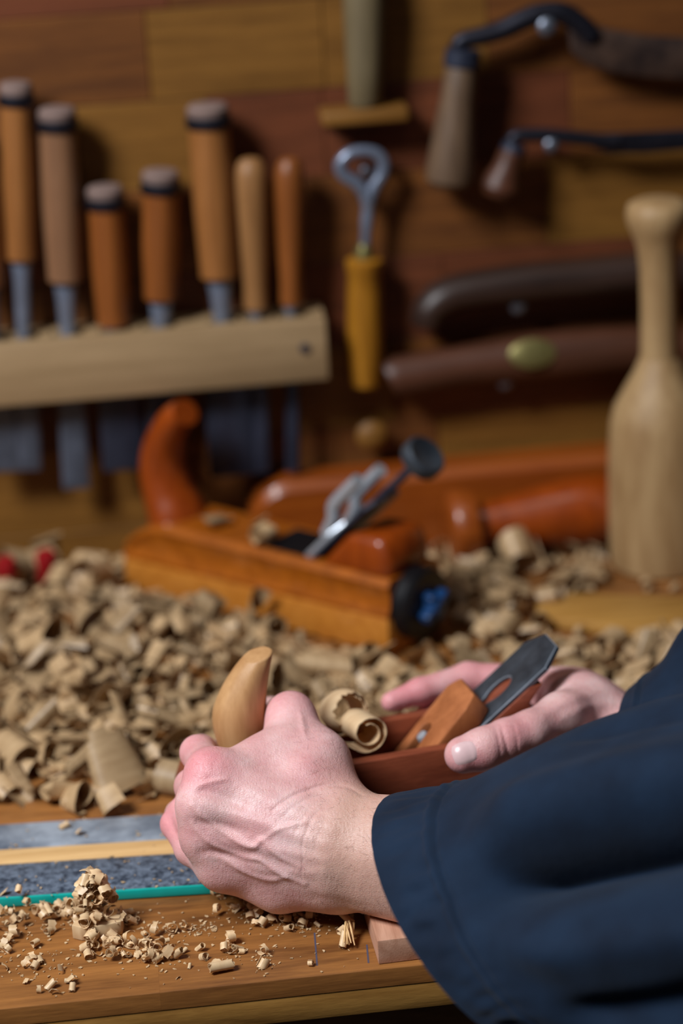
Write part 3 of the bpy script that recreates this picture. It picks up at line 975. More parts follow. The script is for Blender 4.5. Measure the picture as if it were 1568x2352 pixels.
# ================================================================ shavings
def curl_mesh(name, width, r0, r1, turns, seed, mat, wave=0.0, pitch=0.0, ragged=0.06, th=0.0003, squash=1.0, n=None, taper=0.0):
    """a curled ribbon: spiral in local xz, width along y, resting on z = 0"""
    q = random.Random(seed)
    n = n or max(8, int(14 * turns))
    ph = q.uniform(0, 6.28)
    mb = MB()
    vs, fs = [], []
    ang0 = q.uniform(0, 2 * pi)
    for i in range(n + 1):
        t = i / n
        a_ = ang0 + 2 * pi * turns * t
        r = r0 + (r1 - r0) * t
        r *= 1 + wave * sin(3.1 * a_ + ph)
        y0 = -width / 2 + pitch * t + width * ragged * q.uniform(-1, 1)
        y1 = width / 2 + pitch * t + width * ragged * q.uniform(-1, 1)
        tw = wave * r0 * 0.8 * sin(2 * a_ + ph)
        ra_, rb_ = r * (1 - taper), r * (1 + taper)
        for rr, yy, dz in ((ra_, y0, tw), (rb_, y1, -tw), (rb_ - th, y1, -tw), (ra_ - th, y0, tw)):
            vs.append((rr * cos(a_), yy, rr * sin(a_) * squash + dz))
        if i:
            b_ = 4 * (i - 1)
            for k in range(4):
                k2 = (k + 1) % 4
                fs.append((b_ + k, b_ + k2, b_ + 4 + k2, b_ + 4 + k))
    fs.append((0, 1, 2, 3))
    fs.append((4 * n + 3, 4 * n + 2, 4 * n + 1, 4 * n))
    zs = min(v[2] for v in vs)
    mb.add([(v[0], v[1], v[2] - zs) for v in vs], fs)
    return mesh_from(name, mb.v, mb.f, mat, angle=60)


def rect_test(M4, x0, x1, y0, y1):
    inv = M4.inverted()

    def f(p):
        q = inv @ Vector((p[0], p[1], 0))
        return x0 < q.x < x1 and y0 < q.y < y1
    return f


Mbase = Matrix((dx, dy, Vector((0, 0, 1)))).transposed().to_4x4()
Mbase.translation = base
blocked = [rect_test(Mp, -hl - 0.035, hl + 0.014, -w - 0.012, w + 0.015), rect_test(HM, -0.20, 0.15, -0.075, 0.075),
           rect_test(Mbase, -1, Ls + 0.05, -1, w_near + w_mid + w_far + 0.004),
           lambda p: (p[0] - mc[0]) ** 2 + (p[1] - mc[1]) ** 2 < 0.055 ** 2,
           lambda p: p[1] > 1.862 and a_red < p[0] < b_red,
           lambda p: p[1] > 1.905, lambda p: any((p[0] - c_[0]) ** 2 + (p[1] + 0.010 - c_[1]) ** 2 < 0.019 ** 2 for c_ in CAPS)]
a_red, b_red = a.x - 0.01, b.x + 0.01
a_red, b_red = rp.location.x - Lr / 2 - 0.01, rp.location.x + Lr / 2 + 0.01

BIG = []
qs = random.Random(11)
for i in range(16):
    BIG.append(curl_mesh('big_shaving', qs.uniform(0.012, 0.028), qs.uniform(0.007, 0.0145), qs.uniform(0.004, 0.009), qs.uniform(0.6, 1.7), 100 + i, M['shaving'],
                         wave=qs.uniform(0.03, 0.12), pitch=qs.uniform(-0.014, 0.014), ragged=qs.uniform(0.01, 0.05), squash=qs.uniform(0.55, 1.0), n=34, taper=qs.uniform(-0.28, 0.28)))


def mound(px, py):
    """rough height of the heap, metres, by place on the bench"""
    p = G(px, py)
    return p


def heap_h(x, y):
    h = 0.034 * math.exp(-(((x + 0.02) / 0.13) ** 2 + ((y - 1.66) / 0.13) ** 2))
    h += 0.020 * math.exp(-(((x + 0.10) / 0.10) ** 2 + ((y - 1.84) / 0.07) ** 2))
    h += 0.026 * math.exp(-(((x - 0.30) / 0.05) ** 2 + ((y - 1.70) / 0.08) ** 2))
    h += 0.014 * math.exp(-(((x - 0.44) / 0.08) ** 2 + ((y - 1.73) / 0.05) ** 2))
    return h


def bare(x, y):
    px, py, _ = proj(np.array([x, y, 0.0]))
    if 1170 < px < 1310 and 1285 < py < 1390: return True
    if px > 1200 and 1362 < py < 1500: return True
    if 590 < px < 900 and 1520 < py < 1600: return qs.random() < 0.2
    if px < 420 and py > 1790: return qs.random() < 0.75
    return False


def place_curl(mesh, x, y, z, name, scale=1.0, tilt=0.6, rq=None):
    o = bpy.data.objects.new(name, mesh)
    o.location = (x, y, z)
    o.rotation_euler = (rq.uniform(-tilt, tilt), rq.uniform(-tilt, tilt), rq.uniform(0, 2 * pi))
    o.scale = (scale,) * 3
    COL.objects.link(o)
    return o


spots = []
tries = 0
while len(spots) < 300 and tries < 60000:
    tries += 1
    px, py = qs.uniform(-120, 1640), qs.uniform(1235, 1860)
    p = G(px, py)
    x, y = p[0], p[1]
    if y > 1.90 or any(f(p) for f in blocked) or bare(x, y):
        continue
    if px > 420 and px < 1000 and py < 1490 and any(f((x, y - 0.02)) for f in blocked[:1]):
        continue
    big = len(spots) < 95
    if any((x - s[0]) ** 2 + (y - s[1]) ** 2 < (0.023 if big else (0.0125 if s[2] else 0.0095)) ** 2 for s in spots):
        continue
    spots.append((x, y, big))
for x, y, big in spots:
    o = place_curl(qs.choice(BIG), x, y, heap_h(x, y) * (qs.uniform(0.3, 1.0) if big else qs.uniform(0.1, 1.15)) + 0.001, 'big_shaving', qs.uniform(1.05, 1.45) if big else qs.uniform(0.55, 0.95), 1.0, qs)
    where = 'left of the orange plane and horn' if x < 0.145 else 'right of the orange plane, before the mallet'
    tag(o, ('broad' if big else 'small') + ' curled wood shaving in the loose heap ' + where, 'shaving', ('broad' if big else 'small') + ' shavings heaped ' + where)
# the lower, smaller litter of the heap: uncountable
mb = MB()
for k in range(1300):
    px, py = qs.uniform(-140, 1660), qs.uniform(1235, 1860)
    p = G(px, py)
    if p[1] > 1.91 or any(f(p) for f in blocked) or (bare(p[0], p[1]) and qs.random() < 0.8):
        continue
    me = qs.choice(BIG)
    Mk = Matrix.Translation((p[0], p[1], heap_h(p[0], p[1]) * qs.uniform(0, 0.30) + 0.0005)) @ Euler((qs.uniform(-.5, .5), qs.uniform(-.5, .5), qs.uniform(0, 6.28))).to_matrix().to_4x4() @ Matrix.Scale(qs.uniform(0.35, 0.95), 4)
    mb.add([Mk @ v.co for v in me.vertices], [tuple(f.vertices) for f in me.polygons])
tag(obj('shaving_litter', mb, M['shaving'], angle=60), 'layer of smaller broken shavings under the heap of curls', 'shavings', kind='stuff')

# shavings lying on the orange plane
for (lx, ly, sc_, lab) in ((0.050, 0.004, 1.0, 'grey shaving curl lying behind the horn of the orange plane'), (-0.004, 0.012, 0.95, 'pale shaving curl in the mouth of the orange plane')):
    p = Mp @ Vector((lx, ly, 0.061))
    tag(place_curl(BIG[2 if sc_ == 1.0 else 5], p.x, p.y, p.z, 'big_shaving', sc_ * 0.8, 0.2, qs), lab, 'shaving', 'shavings on the orange plane')

# the double roll lying on the held plane
def roll(mb, c, axis, r0, r1, turns, width, start, seed, jag0=0.0, jag1=0.0, n=90, th=0.0005, bow=0.0):
    q = random.Random(seed)
    c, axis = Vector(c), Vector(axis).normalized()
    u = (Vector((0, 0, 1)) - axis * axis.z).normalized()
    v = axis.cross(u)
    vs, fs = [], []
    m_ = 6
    j0 = j1 = 0.0
    for i in range(n + 1):
        t = i / n
        a_ = start + 2 * pi * turns * t
        r = r0 + (r1 - r0) * t ** 0.8
        r *= 1 + 0.035 * sin(2.3 * a_ + seed)
        j0 = j0 * 0.5 + q.uniform(0, jag0)
        j1 = j1 * 0.5 + q.uniform(0, jag1)
        for k in range(m_):
            s_ = -width / 2 + j0 + (width - j0 - j1) * k / (m_ - 1)
            rr = r * (1 - bow * (2 * s_ / width) ** 2)
            vs.append(c + u * rr * cos(a_) + v * rr * sin(a_) + axis * s_)
        for k in range(m_ - 1, -1, -1):
            s_ = -width / 2 + j0 + (width - j0 - j1) * k / (m_ - 1)
            rr = r * (1 - bow * (2 * s_ / width) ** 2) - th
            vs.append(c + u * rr * cos(a_) + v * rr * sin(a_) + axis * s_)
        if i:
            N = 2 * m_
            b_ = N * (i - 1)
            for k in range(N):
                k2 = (k + 1) % N
                fs.append((b_ + k, b_ + k2, b_ + N + k2, b_ + N + k))
    fs.append(tuple(range(2 * m_)))
    fs.append(tuple(range(2 * m_ * n, 2 * m_ * (n + 1))))
    mb.add(vs, fs)


top_h = HZ + BH
c1 = Vector(P(849, 1684, 1.520))
c1b = Vector(P(800, 1655, 1.552))
c2 = Vector(P(797, 1650, 1.545))
mb = MB()
ax = (c1 - c1b)
roll(mb, (c1 + c1b) / 2 + ax * 0.12, ax, 0.0140, 0.0060, 1.7, 0.028, 2.2, 3, 0.001, 0.0006, bow=0.03)
roll(mb, c2 + Vector((-0.0015, 0.008, 0.0015)), ax + Vector((0.004, 0, 0.006)), 0.0158, 0.0125, 1.5, 0.027, 2.6, 8, 0.0012, 0.0035, bow=0.22)
tag(obj('curled_shaving', mb, M['shaving_hero'], angle=60, origin=(c1 + c2) / 2), 'crisp pale double rolled shaving resting on the held plane', 'shaving')

# ---------------------------------------------------------------- small chips in the foreground
SMALL = []
for i in range(14):
    kind = i % 4
    if kind == 0:
        SMALL.append(curl_mesh('small_chip', qs.uniform(0.003, 0.006), qs.uniform(0.0028, 0.0045), qs.uniform(0.0012, 0.0026), qs.uniform(1.1, 2.2), 300 + i, M['shaving_pale'], 0.06, qs.uniform(-.002, .002), 0.12, 0.00018, 0.9, 22))
    elif kind == 1:
        SMALL.append(curl_mesh('small_chip', qs.uniform(0.004, 0.009), qs.uniform(0.002, 0.003), qs.uniform(0.0008, 0.0016), qs.uniform(1.2, 2.5), 300 + i, M['shaving_pale'], 0.04, 0.0, 0.08, 0.00018, 1.0, 22))
    elif kind == 2:
        SMALL.append(curl_mesh('small_chip', qs.uniform(0.002, 0.004), qs.uniform(0.0035, 0.006), qs.uniform(0.003, 0.005), qs.uniform(0.3, 0.8), 300 + i, M['shaving_pale'], 0.1, qs.uniform(-.002, .002), 0.18, 0.0002, 0.8, 12))
    else:
        SMALL.append(curl_mesh('small_chip', qs.uniform(0.003, 0.006), qs.uniform(0.004, 0.007), qs.uniform(0.004, 0.006), qs.uniform(0.15, 0.35), 300 + i, M['shaving_pale'], 0.05, 0.0, 0.2, 0.0004, 0.8, 6))

# clusters in the picture: centre x, y, spread x, y, count, stack height
clusters = [(140, 2105, 60, 22, 26, 0.006), (285, 2110, 40, 18, 14, 0.004), (60, 2110, 70, 40, 34, 0.004), (250, 2180, 60, 22, 34, 0.005), (350, 2200, 50, 25, 34, 0.004),
            (90, 2215, 60, 30, 18, 0.001), (20, 2170, 40, 30, 14, 0.002), (560, 2090, 50, 25, 30, 0.004), (640, 2115, 60, 18, 28, 0.003), (700, 2120, 40, 18, 14, 0.002),
            (380, 2135, 30, 12, 8, 0.001), (460, 2135, 25, 10, 5, 0.001), (535, 2185, 20, 22, 12, 0.002), (605, 2200, 18, 20, 8, 0.001), (800, 2150, 18, 30, 10, 0.004),
            (520, 2232, 26, 8, 5, 0.001), (120, 2260, 60, 25, 9, 0.001), (710, 2222, 12, 6, 2, 0.0), (450, 2200, 60, 50, 8, 0.0), (200, 1930, 180, 20, 6, 0.0)]
chips = []
for cx, cy, sx, sy, cnt, st in clusters:
    for k in range(cnt):
        px, py = qs.gauss(cx, sx * 0.6), qs.gauss(cy, sy * 0.6)
        p = G(px, py)
        if p[1] < BENCH_Y + 0.004:
            continue
        on_board = (Mbase.inverted() @ Vector((p[0], p[1], 0)))
        z = 0.0003
        if -0.002 < on_board.y < w_near + w_mid + w_far and on_board.x < Ls:
            z = 0.0070
        if on_board.x > Ls - 0.0 and False:
            continue
        chips.append((p[0], p[1], z + st * qs.random() ** 1.3))
qs.shuffle(chips)
hc = G(222, 2138)
for k in range(115):
    zz = 0.034 * qs.random()
    rr_ = 0.021 * (1.12 - zz / 0.036) * sqrt(qs.random())
    aa = qs.uniform(0, 2 * pi)
    chips.insert(0, (hc[0] + rr_ * cos(aa), hc[1] + 0.004 + rr_ * sin(aa), max(zz, 0.0005)))
for kc, (x, y, z) in enumerate(chips[:300]):
    o = place_curl(qs.choice(SMALL), x, y, z, 'small_chip', qs.uniform(0.65, 1.2) if (kc < 115 or qs.random() < 0.12) else qs.uniform(0.5, 1.1), 0.8, qs)
    obx = Mbase.inverted() @ Vector((x, y, 0))
    if kc < 115:
        tag(o, 'tiny curled chip in the steep little heap before the teal edge', 'wood chip', 'chips of the little heap')
    elif obx.y > -0.002:
        tag(o, 'tiny curled chip lying on the grey strip board', 'wood chip', 'chips on the strip board')
    elif proj(np.array([x, y, z]))[0] < 440:
        tag(o, 'tiny curled chip strewn on the bench around the little heap', 'wood chip', 'chips around the little heap')
    else:
        tag(o, 'tiny curled chip strewn on the bench below the near hand', 'wood chip', 'chips below the near hand')
mb = MB()
for k in range(900):
    if k < 620:
        cx, cy, sx, sy, cnt, st = qs.choice(clusters[:14])
        px, py = qs.gauss(cx, sx * 0.9), qs.gauss(cy, sy * 0.9)
    else:
        px, py = qs.uniform(-20, 840), qs.uniform(1860, 2290)
    p = G(px, py)
    if p[1] < BENCH_Y + 0.003 or p[1] > 1.45:
        continue
    ob = Mbase.inverted() @ Vector((p[0], p[1], 0))
    z = 0.0068 if (-0.002 < ob.y < w_near + w_mid + w_far) else 0.0002
    s_ = qs.uniform(0.0003, 0.0013)
    Mk = Matrix.Translation((p[0], p[1], z)) @ Euler((qs.uniform(-.3, .3), qs.uniform(-.3, .3), qs.uniform(0, 6.28))).to_matrix().to_4x4()
    pts_ = [Mk @ Vector((s_ * qs.uniform(0.5, 1.7) * cos(q_ * 1.571 + qs.uniform(-.5, .5)), s_ * qs.uniform(0.4, 1.1) * sin(q_ * 1.571 + qs.uniform(-.5, .5)), 0)) for q_ in range(4)]
    up_ = Vector((0, 0, qs.uniform(0.0002, 0.0006)))
    mb.loft([pts_, [p_ + up_ for p_ in pts_]])
tag(obj('wood_dust', mb, M['shaving_pale'], smooth=False), 'fine wood crumbs and dust sprinkled over the bench front', 'dust', kind='stuff')
# the thicker chunk under the small heap
cpx = Vector(G(226, 2150))
out = [(-0.0155, 0.0), (-0.010, -0.004), (0.004, -0.005), (0.0145, -0.002), (0.0160, 0.006), (0.006, 0.010), (-0.012, 0.008)]
tag(obj('wood_chunk', MB().prism(out, 0.0002, 0.0095, (cpx, Vector((1, 0.02, 0)), Vector((-0.02, 1, 0)), Z)), M['shaving_pale'], origin=cpx, bevel=0.0008), 'thick split wood chip under the small heap before the teal edge', 'wood chip')
# splintered brown chip near the hardwood block
cpx = Vector(G(805, 2140, 0.004))
mb = MB()
for k in range(7):
    a_ = qs.uniform(-0.5, 0.5)
    p0_ = cpx + Vector((qs.uniform(-.003, .003), qs.uniform(-.002, .003), 0.004 + qs.uniform(0, .003)))
    p1_ = p0_ + Vector((sin(a_) * 0.006, -0.010 - qs.uniform(0, .004), -0.0055))
    p1_.z = max(p1_.z, 0.0008)
    mb.tube([p0_, (p0_ + p1_) / 2 + Vector((0, 0, .001)), p1_], [0.0009, 0.0008, 0.0004], seg=5)
tag(obj('splintered_chip', mb, M['stripwood'], origin=cpx), 'splintered brown chip beside the pink hardwood block', 'wood chip')
# the flat roll nearest the bench edge
p = G(510, 2232)
o = place_curl(SMALL[1], p[0], p[1], 0.0004, 'small_chip', 1.5, 0.05, qs)
tag(o, 'largest rolled chip alone near the bench edge', 'wood chip')
# ================================================================ the person: hands grown from distance fields
class Field:
    def __init__(self, lo, hi, h):
        self.lo, self.h = np.array(lo, float), h
        self.n = np.ceil((np.array(hi) - self.lo) / h).astype(int) + 1
        self.d = np.full(self.n, 0.05, np.float32)

    def blank(self):
        f = Field.__new__(Field)
        f.lo, f.h, f.n = self.lo, self.h, self.n
        f.d = np.full(self.n, 0.05, np.float32)
        return f

    def cone(self, a, b, ra, rb, k=0.006, sub=False):
        """smooth union (or subtraction) with a tapered capsule"""
        a, b = np.array(a, float), np.array(b, float)
        m = max(ra, rb) + k + 2 * self.h
        i0 = np.maximum(np.floor((np.minimum(a, b) - m - self.lo) / self.h).astype(int), 0)
        i1 = np.minimum(np.ceil((np.maximum(a, b) + m - self.lo) / self.h).astype(int) + 1, self.n)
        if np.any(i1 <= i0):
            return self
        ax = [self.lo[c] + self.h * np.arange(i0[c], i1[c], dtype=np.float32) for c in range(3)]
        x = (ax[0] - a[0])[:, None, None].astype(np.float32)
        y = (ax[1] - a[1])[None, :, None].astype(np.float32)
        z = (ax[2] - a[2])[None, None, :].astype(np.float32)
        ab = (b - a).astype(np.float32)
        L2 = float(ab @ ab) + 1e-12
        t = np.clip((x * ab[0] + y * ab[1] + z * ab[2]) / L2, 0, 1)
        d = np.sqrt((x - t * ab[0]) ** 2 + (y - t * ab[1]) ** 2 + (z - t * ab[2]) ** 2) - (ra + (rb - ra) * t)
        s = tuple(slice(i0[c], i1[c]) for c in range(3))
        o = self.d[s]
        if sub:
            e = -d
            hh = np.maximum(k - np.abs(o - e), 0) / k
            self.d[s] = np.maximum(o, e) + hh * hh * k * 0.25
        else:
            hh = np.maximum(k - np.abs(o - d), 0) / k
            self.d[s] = np.minimum(o, d) - hh * hh * k * 0.25
        return self

    def chain(self, pts, radii, k=0.004):
        for i in range(len(pts) - 1):
            self.cone(pts[i], pts[i + 1], radii[i], radii[i + 1], k)
        return self

    def merge(self, other, k):
        hh = np.maximum(k - np.abs(self.d - other.d), 0) / k
        self.d = np.minimum(self.d, other.d) - hh * hh * k * 0.25
        return self

    def carve_box(self, Minv, lo, hi):
        """keep the flesh out of a box given in the frame of Minv"""
        ax = [self.lo[c] + self.h * np.arange(self.n[c], dtype=np.float32) for c in range(3)]
        A = np.array(Minv.to_3x3(), np.float32)
        t = np.array(Minv.translation, np.float32)
        best = None
        for r in range(3):
            q = (A[r, 0] * ax[0])[:, None, None] + (A[r, 1] * ax[1])[None, :, None] + (A[r, 2] * ax[2])[None, None, :] + t[r]
            e = np.abs(q - (lo[r] + hi[r]) / 2) - (hi[r] - lo[r]) / 2
            best = e if best is None else np.maximum(best, e)
        self.d = np.maximum(self.d, -best)
        return self

    def surface(self):
        """naive surface nets"""
        d = self.d
        s = d < 0
        nx, ny, nz = d.shape
        c = np.zeros((nx - 1, ny - 1, nz - 1), np.uint8)
        for i in (0, 1):
            for j in (0, 1):
                for k in (0, 1):
                    c += s[i:nx - 1 + i, j:ny - 1 + j, k:nz - 1 + k]
        act = (c > 0) & (c < 8)
        idx = np.full(act.shape, -1, np.int64)
        ijk = np.argwhere(act)
        idx[act] = np.arange(len(ijk))
        acc = np.zeros((len(ijk), 3))
        cnt = np.zeros(len(ijk))
        corners = [(i, j, k) for i in (0, 1) for j in (0, 1) for k in (0, 1)]
        val = {cc: d[ijk[:, 0] + cc[0], ijk[:, 1] + cc[1], ijk[:, 2] + cc[2]].astype(float) for cc in corners}
        for p in corners:
            for ax in range(3):
                if p[ax] == 0:
                    q = list(p); q[ax] = 1; q = tuple(q)
                    va, vb = val[p], val[q]
                    m = (va < 0) != (vb < 0)
                    t = np.where(m, va / np.where(m, va - vb, 1), 0)
                    pt = np.array(p, float)[None, :].repeat(len(ijk), 0)
                    pt[:, ax] += t
                    acc[m] += pt[m]
                    cnt[m] += 1
        v = self.lo + self.h * (ijk + acc / cnt[:, None])
        faces = []
        for ax in range(3):
            sl0 = [slice(None)] * 3; sl1 = [slice(None)] * 3
            sl0[ax] = slice(0, -1); sl1[ax] = slice(1, None)
            ch = s[tuple(sl0)] != s[tuple(sl1)]
            e = np.argwhere(ch)
            o1, o2 = (ax + 1) % 3, (ax + 2) % 3
            ok = (e[:, o1] > 0) & (e[:, o2] > 0) & (e[:, o1] < d.shape[o1] - 1) & (e[:, o2] < d.shape[o2] - 1)
            e = e[ok]
            q = []
            for (a1, a2) in ((-1, -1), (0, -1), (0, 0), (-1, 0)):
                g = e.copy()
                g[:, o1] += a1
                g[:, o2] += a2
                q.append(idx[g[:, 0], g[:, 1], g[:, 2]])
            q = np.stack(q, 1)
            flip = ~s[tuple(e.T)]
            q[flip] = q[flip][:, ::-1]
            faces.append(q)
        f = np.concatenate(faces)
        f = f[(f >= 0).all(1)]
        return v, f


def smooth_verts(v, f, it=2, lam=0.5):
    e = np.concatenate([f[:, [0, 1]], f[:, [1, 2]], f[:, [2, 3]], f[:, [3, 0]]])
    e = np.concatenate([e, e[:, ::-1]])
    deg = np.bincount(e[:, 0], minlength=len(v))[:, None]
    for _ in range(it):
        acc = np.stack([np.bincount(e[:, 0], weights=v[e[:, 1], c], minlength=len(v)) for c in range(3)], 1)
        v = v + lam * (acc / np.maximum(deg, 1) - v)
    return v


def vnormals(v, f):
    n = np.cross(v[f[:, 2]] - v[f[:, 0]], v[f[:, 3]] - v[f[:, 1]])
    vn = np.zeros_like(v)
    for k in range(4):
        for c in range(3):
            vn[:, c] += np.bincount(f[:, k], weights=n[:, c], minlength=len(v))
    return vn / np.maximum(np.linalg.norm(vn, axis=1)[:, None], 1e-12)


def poly_dist(px, py, line):
    """distance in picture pixels from points to a polyline, with the position along it from 0 to 1"""
    line = np.array(line, float)
    best = np.full(px.shape, 1e9)
    pos = np.zeros(px.shape)
    L = np.concatenate([[0], np.cumsum(np.linalg.norm(np.diff(line, axis=0), axis=1))])
    for i in range(len(line) - 1):
        a, b = line[i], line[i + 1]
        ab = b - a
        t = np.clip(((px - a[0]) * ab[0] + (py - a[1]) * ab[1]) / (ab @ ab), 0, 1)
        d = np.hypot(px - a[0] - t * ab[0], py - a[1] - t * ab[1])
        m = d < best
        best = np.where(m, d, best)
        pos = np.where(m, (L[i] + t * (L[i + 1] - L[i])) / L[-1], pos)
    return best, pos


def relief(v, f, lines):
    """raise veins and tendons, press in creases: (polyline in px, half width px, height m)"""
    n = vnormals(v, f)
    view = (CAM_C - v)
    view /= np.linalg.norm(view, axis=1)[:, None]
    face = np.clip((n * view).sum(1) * 2.5, 0, 1)
    px, py, _ = proj(v)
    off = np.zeros(len(v))
    for line, wd, h in lines:
        d, t = poly_dist(px, py, catmull(line, max(12, len(line) * 6)))
        off += h * np.exp(-(d / wd) ** 2) * np.sin(np.pi * np.clip(t, 0.04, 0.96)) ** 0.35
    return v + n * (off * face)[:, None]


# ---------------------------------------------------------------- left hand round the horn
LH = [P(690, 1860, 1.40), P(1010, 1990, 1.39)]
FH = 0.0009
ext = np.array([P(x_, y_, z_) for x_ in (345, 1040) for y_ in (1560, 2190) for z_ in (1.37, 1.56)])
F0 = Field(ext.min(0), ext.max(0), FH)
palm = F0
Wr = (812, 1955, 1.432)
# wrist and forearm: three parallel tapered rods make the flat oval section
for (x0, y0, z0, r0, x1, y1, z1, r1) in ((800, 1900, 1.440, .0205, 1060, 1925, 1.410, .023), (800, 1955, 1.430, .0210, 1060, 1990, 1.400, .025), (785, 2012, 1.438, .0185, 1060, 2065, 1.405, .022)):
    palm.cone(P(x0, y0, z0), P(x1, y1, z1), r0, r1, 0.012)
# metacarpals
palm.cone(P(770, 1890, 1.440), P(490, 1778, 1.4515), .0200, .0135, 0.012)
palm.cone(P(760, 1930, 1.432), P(468, 1852, 1.4435), .0195, .0130, 0.012)
palm.cone(P(760, 1975, 1.434), P(474, 1925, 1.4470), .0190, .0125, 0.012)
palm.cone(P(760, 2015, 1.440), P(510, 1988, 1.4530), .0170, .0120, 0.012)
# little finger edge of the palm
palm.cone(P(780, 2035, 1.446), P(640, 2040, 1.455), .0140, .0130, 0.012)
palm.cone(P(640, 2040, 1.455), P(520, 2005, 1.460), .0130, .0105, 0.010)
# palm depth towards the plane
palm.cone(P(740, 1930, 1.462), P(560, 1890, 1.472), .0180, .0160, 0.012)
palm.cone(P(720, 1990, 1.460), P(560, 1960, 1.470), .0160, .0140, 0.012)
# thumb ball and the web to the forefinger
palm.cone(P(782, 1862, 1.450), P(735, 1745, 1.472), .0180, .0165, 0.012)
palm.cone(P(735, 1745, 1.472), P(668, 1645, 1.498), .0160, .0112, 0.010)
palm.cone(P(668, 1645, 1.498), P(652, 1700, 1.488), .0108, .0104, 0.012)
palm.cone(P(652, 1700, 1.488), P(596, 1764, 1.472), .0104, .0112, 0.012)
palm.cone(P(700, 1790, 1.455), P(610, 1752, 1.468), .0165, .0130, 0.014)
palm.cone(P(660, 1720, 1.472), P(560, 1765, 1.462), .0120, .0125, 0.014)
thumb = palm.blank().chain([P(668, 1645, 1.498), P(654, 1636, 1.525), P(622, 1640, 1.566), P(575, 1648, 1.580)], [.0112, .0108, .0104, .0085])
fing = palm.blank()
fing.chain([P(486, 1778, 1.4525), P(454, 1729, 1.487), P(462, 1724, 1.522), P(492, 1734, 1.560), P(540, 1744, 1.578)], [.0130, .0104, .0095, .0088, .0075])
g = palm.blank().chain([P(466, 1852, 1.4450), P(441, 1806, 1.487), P(452, 1796, 1.522), P(500, 1800, 1.552)], [.0126, .0104, .0096, .0085])
fing.merge(g, 0.0022)
g = palm.blank().chain([P(472, 1925, 1.4485), P(424, 1868, 1.486), P(436, 1856, 1.518), P(480, 1860, 1.548)], [.0120, .0100, .0092, .0080])
fing.merge(g, 0.0022)
g = palm.blank().chain([P(508, 1990, 1.4545), P(440, 1950, 1.4680), P(404, 1893, 1.4860), P(412, 1870, 1.510), P(450, 1868, 1.535)], [.0118, .0098, .0090, .0084, .0072])
fing.merge(g, 0.0022)
del g
palm.merge(fing, 0.007)
palm.merge(thumb, 0.012)
# knuckle heads
for (x_, y_, z_, r_) in ((478, 1776, 1.4465, .0095), (456, 1849, 1.4400, .0090), (464, 1922, 1.4435, .0080), (502, 1988, 1.4495, .0075)):
    palm.cone(P(x_, y_, z_), P(x_ + 14, y_ + 3, z_), r_, r_, 0.016)
HMI_ = HM.inverted()
palm.carve_box(HMI_, (heel, -BW, 0.0), (toe, BW, BH - 0.001))
hc_ = [np.array(HM @ Vector((q_[0], 0, q_[1]))) for q_ in hs]
for q_ in range(len(hs) - 2):
    palm.cone(hc_[q_], hc_[q_ + 1], hs[q_][2] * 0.97, hs[q_ + 1][2] * 0.97, 0.0015, sub=True)
lv, lf = palm.surface()
lv = smooth_verts(lv, lf, 3)
lv = relief(lv, lf, [
    # tendons
    ([(760, 1905), (640, 1850), (540, 1800), (480, 1775)], 16, .0011), ([(740, 1940), (600, 1890), (470, 1850)], 15, .0011), ([(740, 1975), (620, 1950), (480, 1925)], 14, .0010),
    ([(740, 2005), (640, 2000), (520, 1985)], 13, .0008),
    # veins
    ([(690, 1990), (640, 1965), (604, 1930), (588, 1942), (566, 1940), (520, 1915), (470, 1880), (440, 1850)], 7.5, .0013),
    ([(700, 2030), (650, 2008), (600, 1975), (560, 1968), (510, 1950), (470, 1925), (440, 1890)], 7.0, .0013),
    ([(660, 2012), (620, 2020), (560, 2000), (520, 1975), (480, 1965)], 7.0, .0011), ([(604, 1930), (640, 1905), (700, 1890)], 6, .0007),
    ([(700, 1690), (690, 1640)], 7, .0009), ([(520, 1790), (470, 1800), (440, 1815)], 7, .0009),
    # hollows between the knuckles
    ([(445, 1812), (500, 1825), (560, 1850)], 13, -.0016), ([(440, 1888), (500, 1895), (560, 1912)], 12, -.0015), ([(462, 1958), (510, 1960), (570, 1968)], 12, -.0014),
    ([(600, 1760), (680, 1790), (740, 1830)], 24, -.0012),
    # wrist creases
    ([(625, 1862), (660, 1835), (700, 1814), (750, 1802), (800, 1808), (830, 1826)], 4.5, -.0009), ([(640, 1885), (680, 1850), (720, 1828), (770, 1820)], 4, -.0004),
    ([(692, 2010), (697, 1968), (694, 1940), (706, 1905), (722, 1872), (762, 1838)], 4, -.0004), ([(722, 1955), (728, 1925), (742, 1895), (746, 1872)], 4, -.0002), ([(668, 1935), (690, 1890), (712, 1858)], 4, -.0002),
    ([(700, 2060), (760, 2068), (840, 2085)], 12, -.0006),
])

# ---------------------------------------------------------------- right hand behind the heel of the plane
ext = np.array([P(x_, y_, z_) for x_ in (850, 1560) for y_ in (1480, 1830) for z_ in (1.46, 1.66)])
R0 = Field(ext.min(0), ext.max(0), 0.0011)
R0.cone(P(1330, 1628, 1.562), P(1530, 1745, 1.525), .0225, .0235, 0.012)
R0.cone(P(1330, 1606, 1.590), P(1530, 1725, 1.550), .0190, .0220, 0.012)
R0.cone(P(1350, 1620, 1.585), P(1218, 1568, 1.622), .0170, .0125, 0.012)
R0.cone(P(1350, 1640, 1.595), P(1215, 1600, 1.632), .0170, .0130, 0.012)
R0.cone(P(1350, 1670, 1.590), P(1225, 1640, 1.628), .0160, .0130, 0.012)
R0.cone(P(1350, 1630, 1.548), P(1290, 1645, 1.522), .0195, .0142, 0.012)
R0.cone(P(1325, 1618, 1.560), P(1285, 1588, 1.600), .0150, .0120, 0.014)
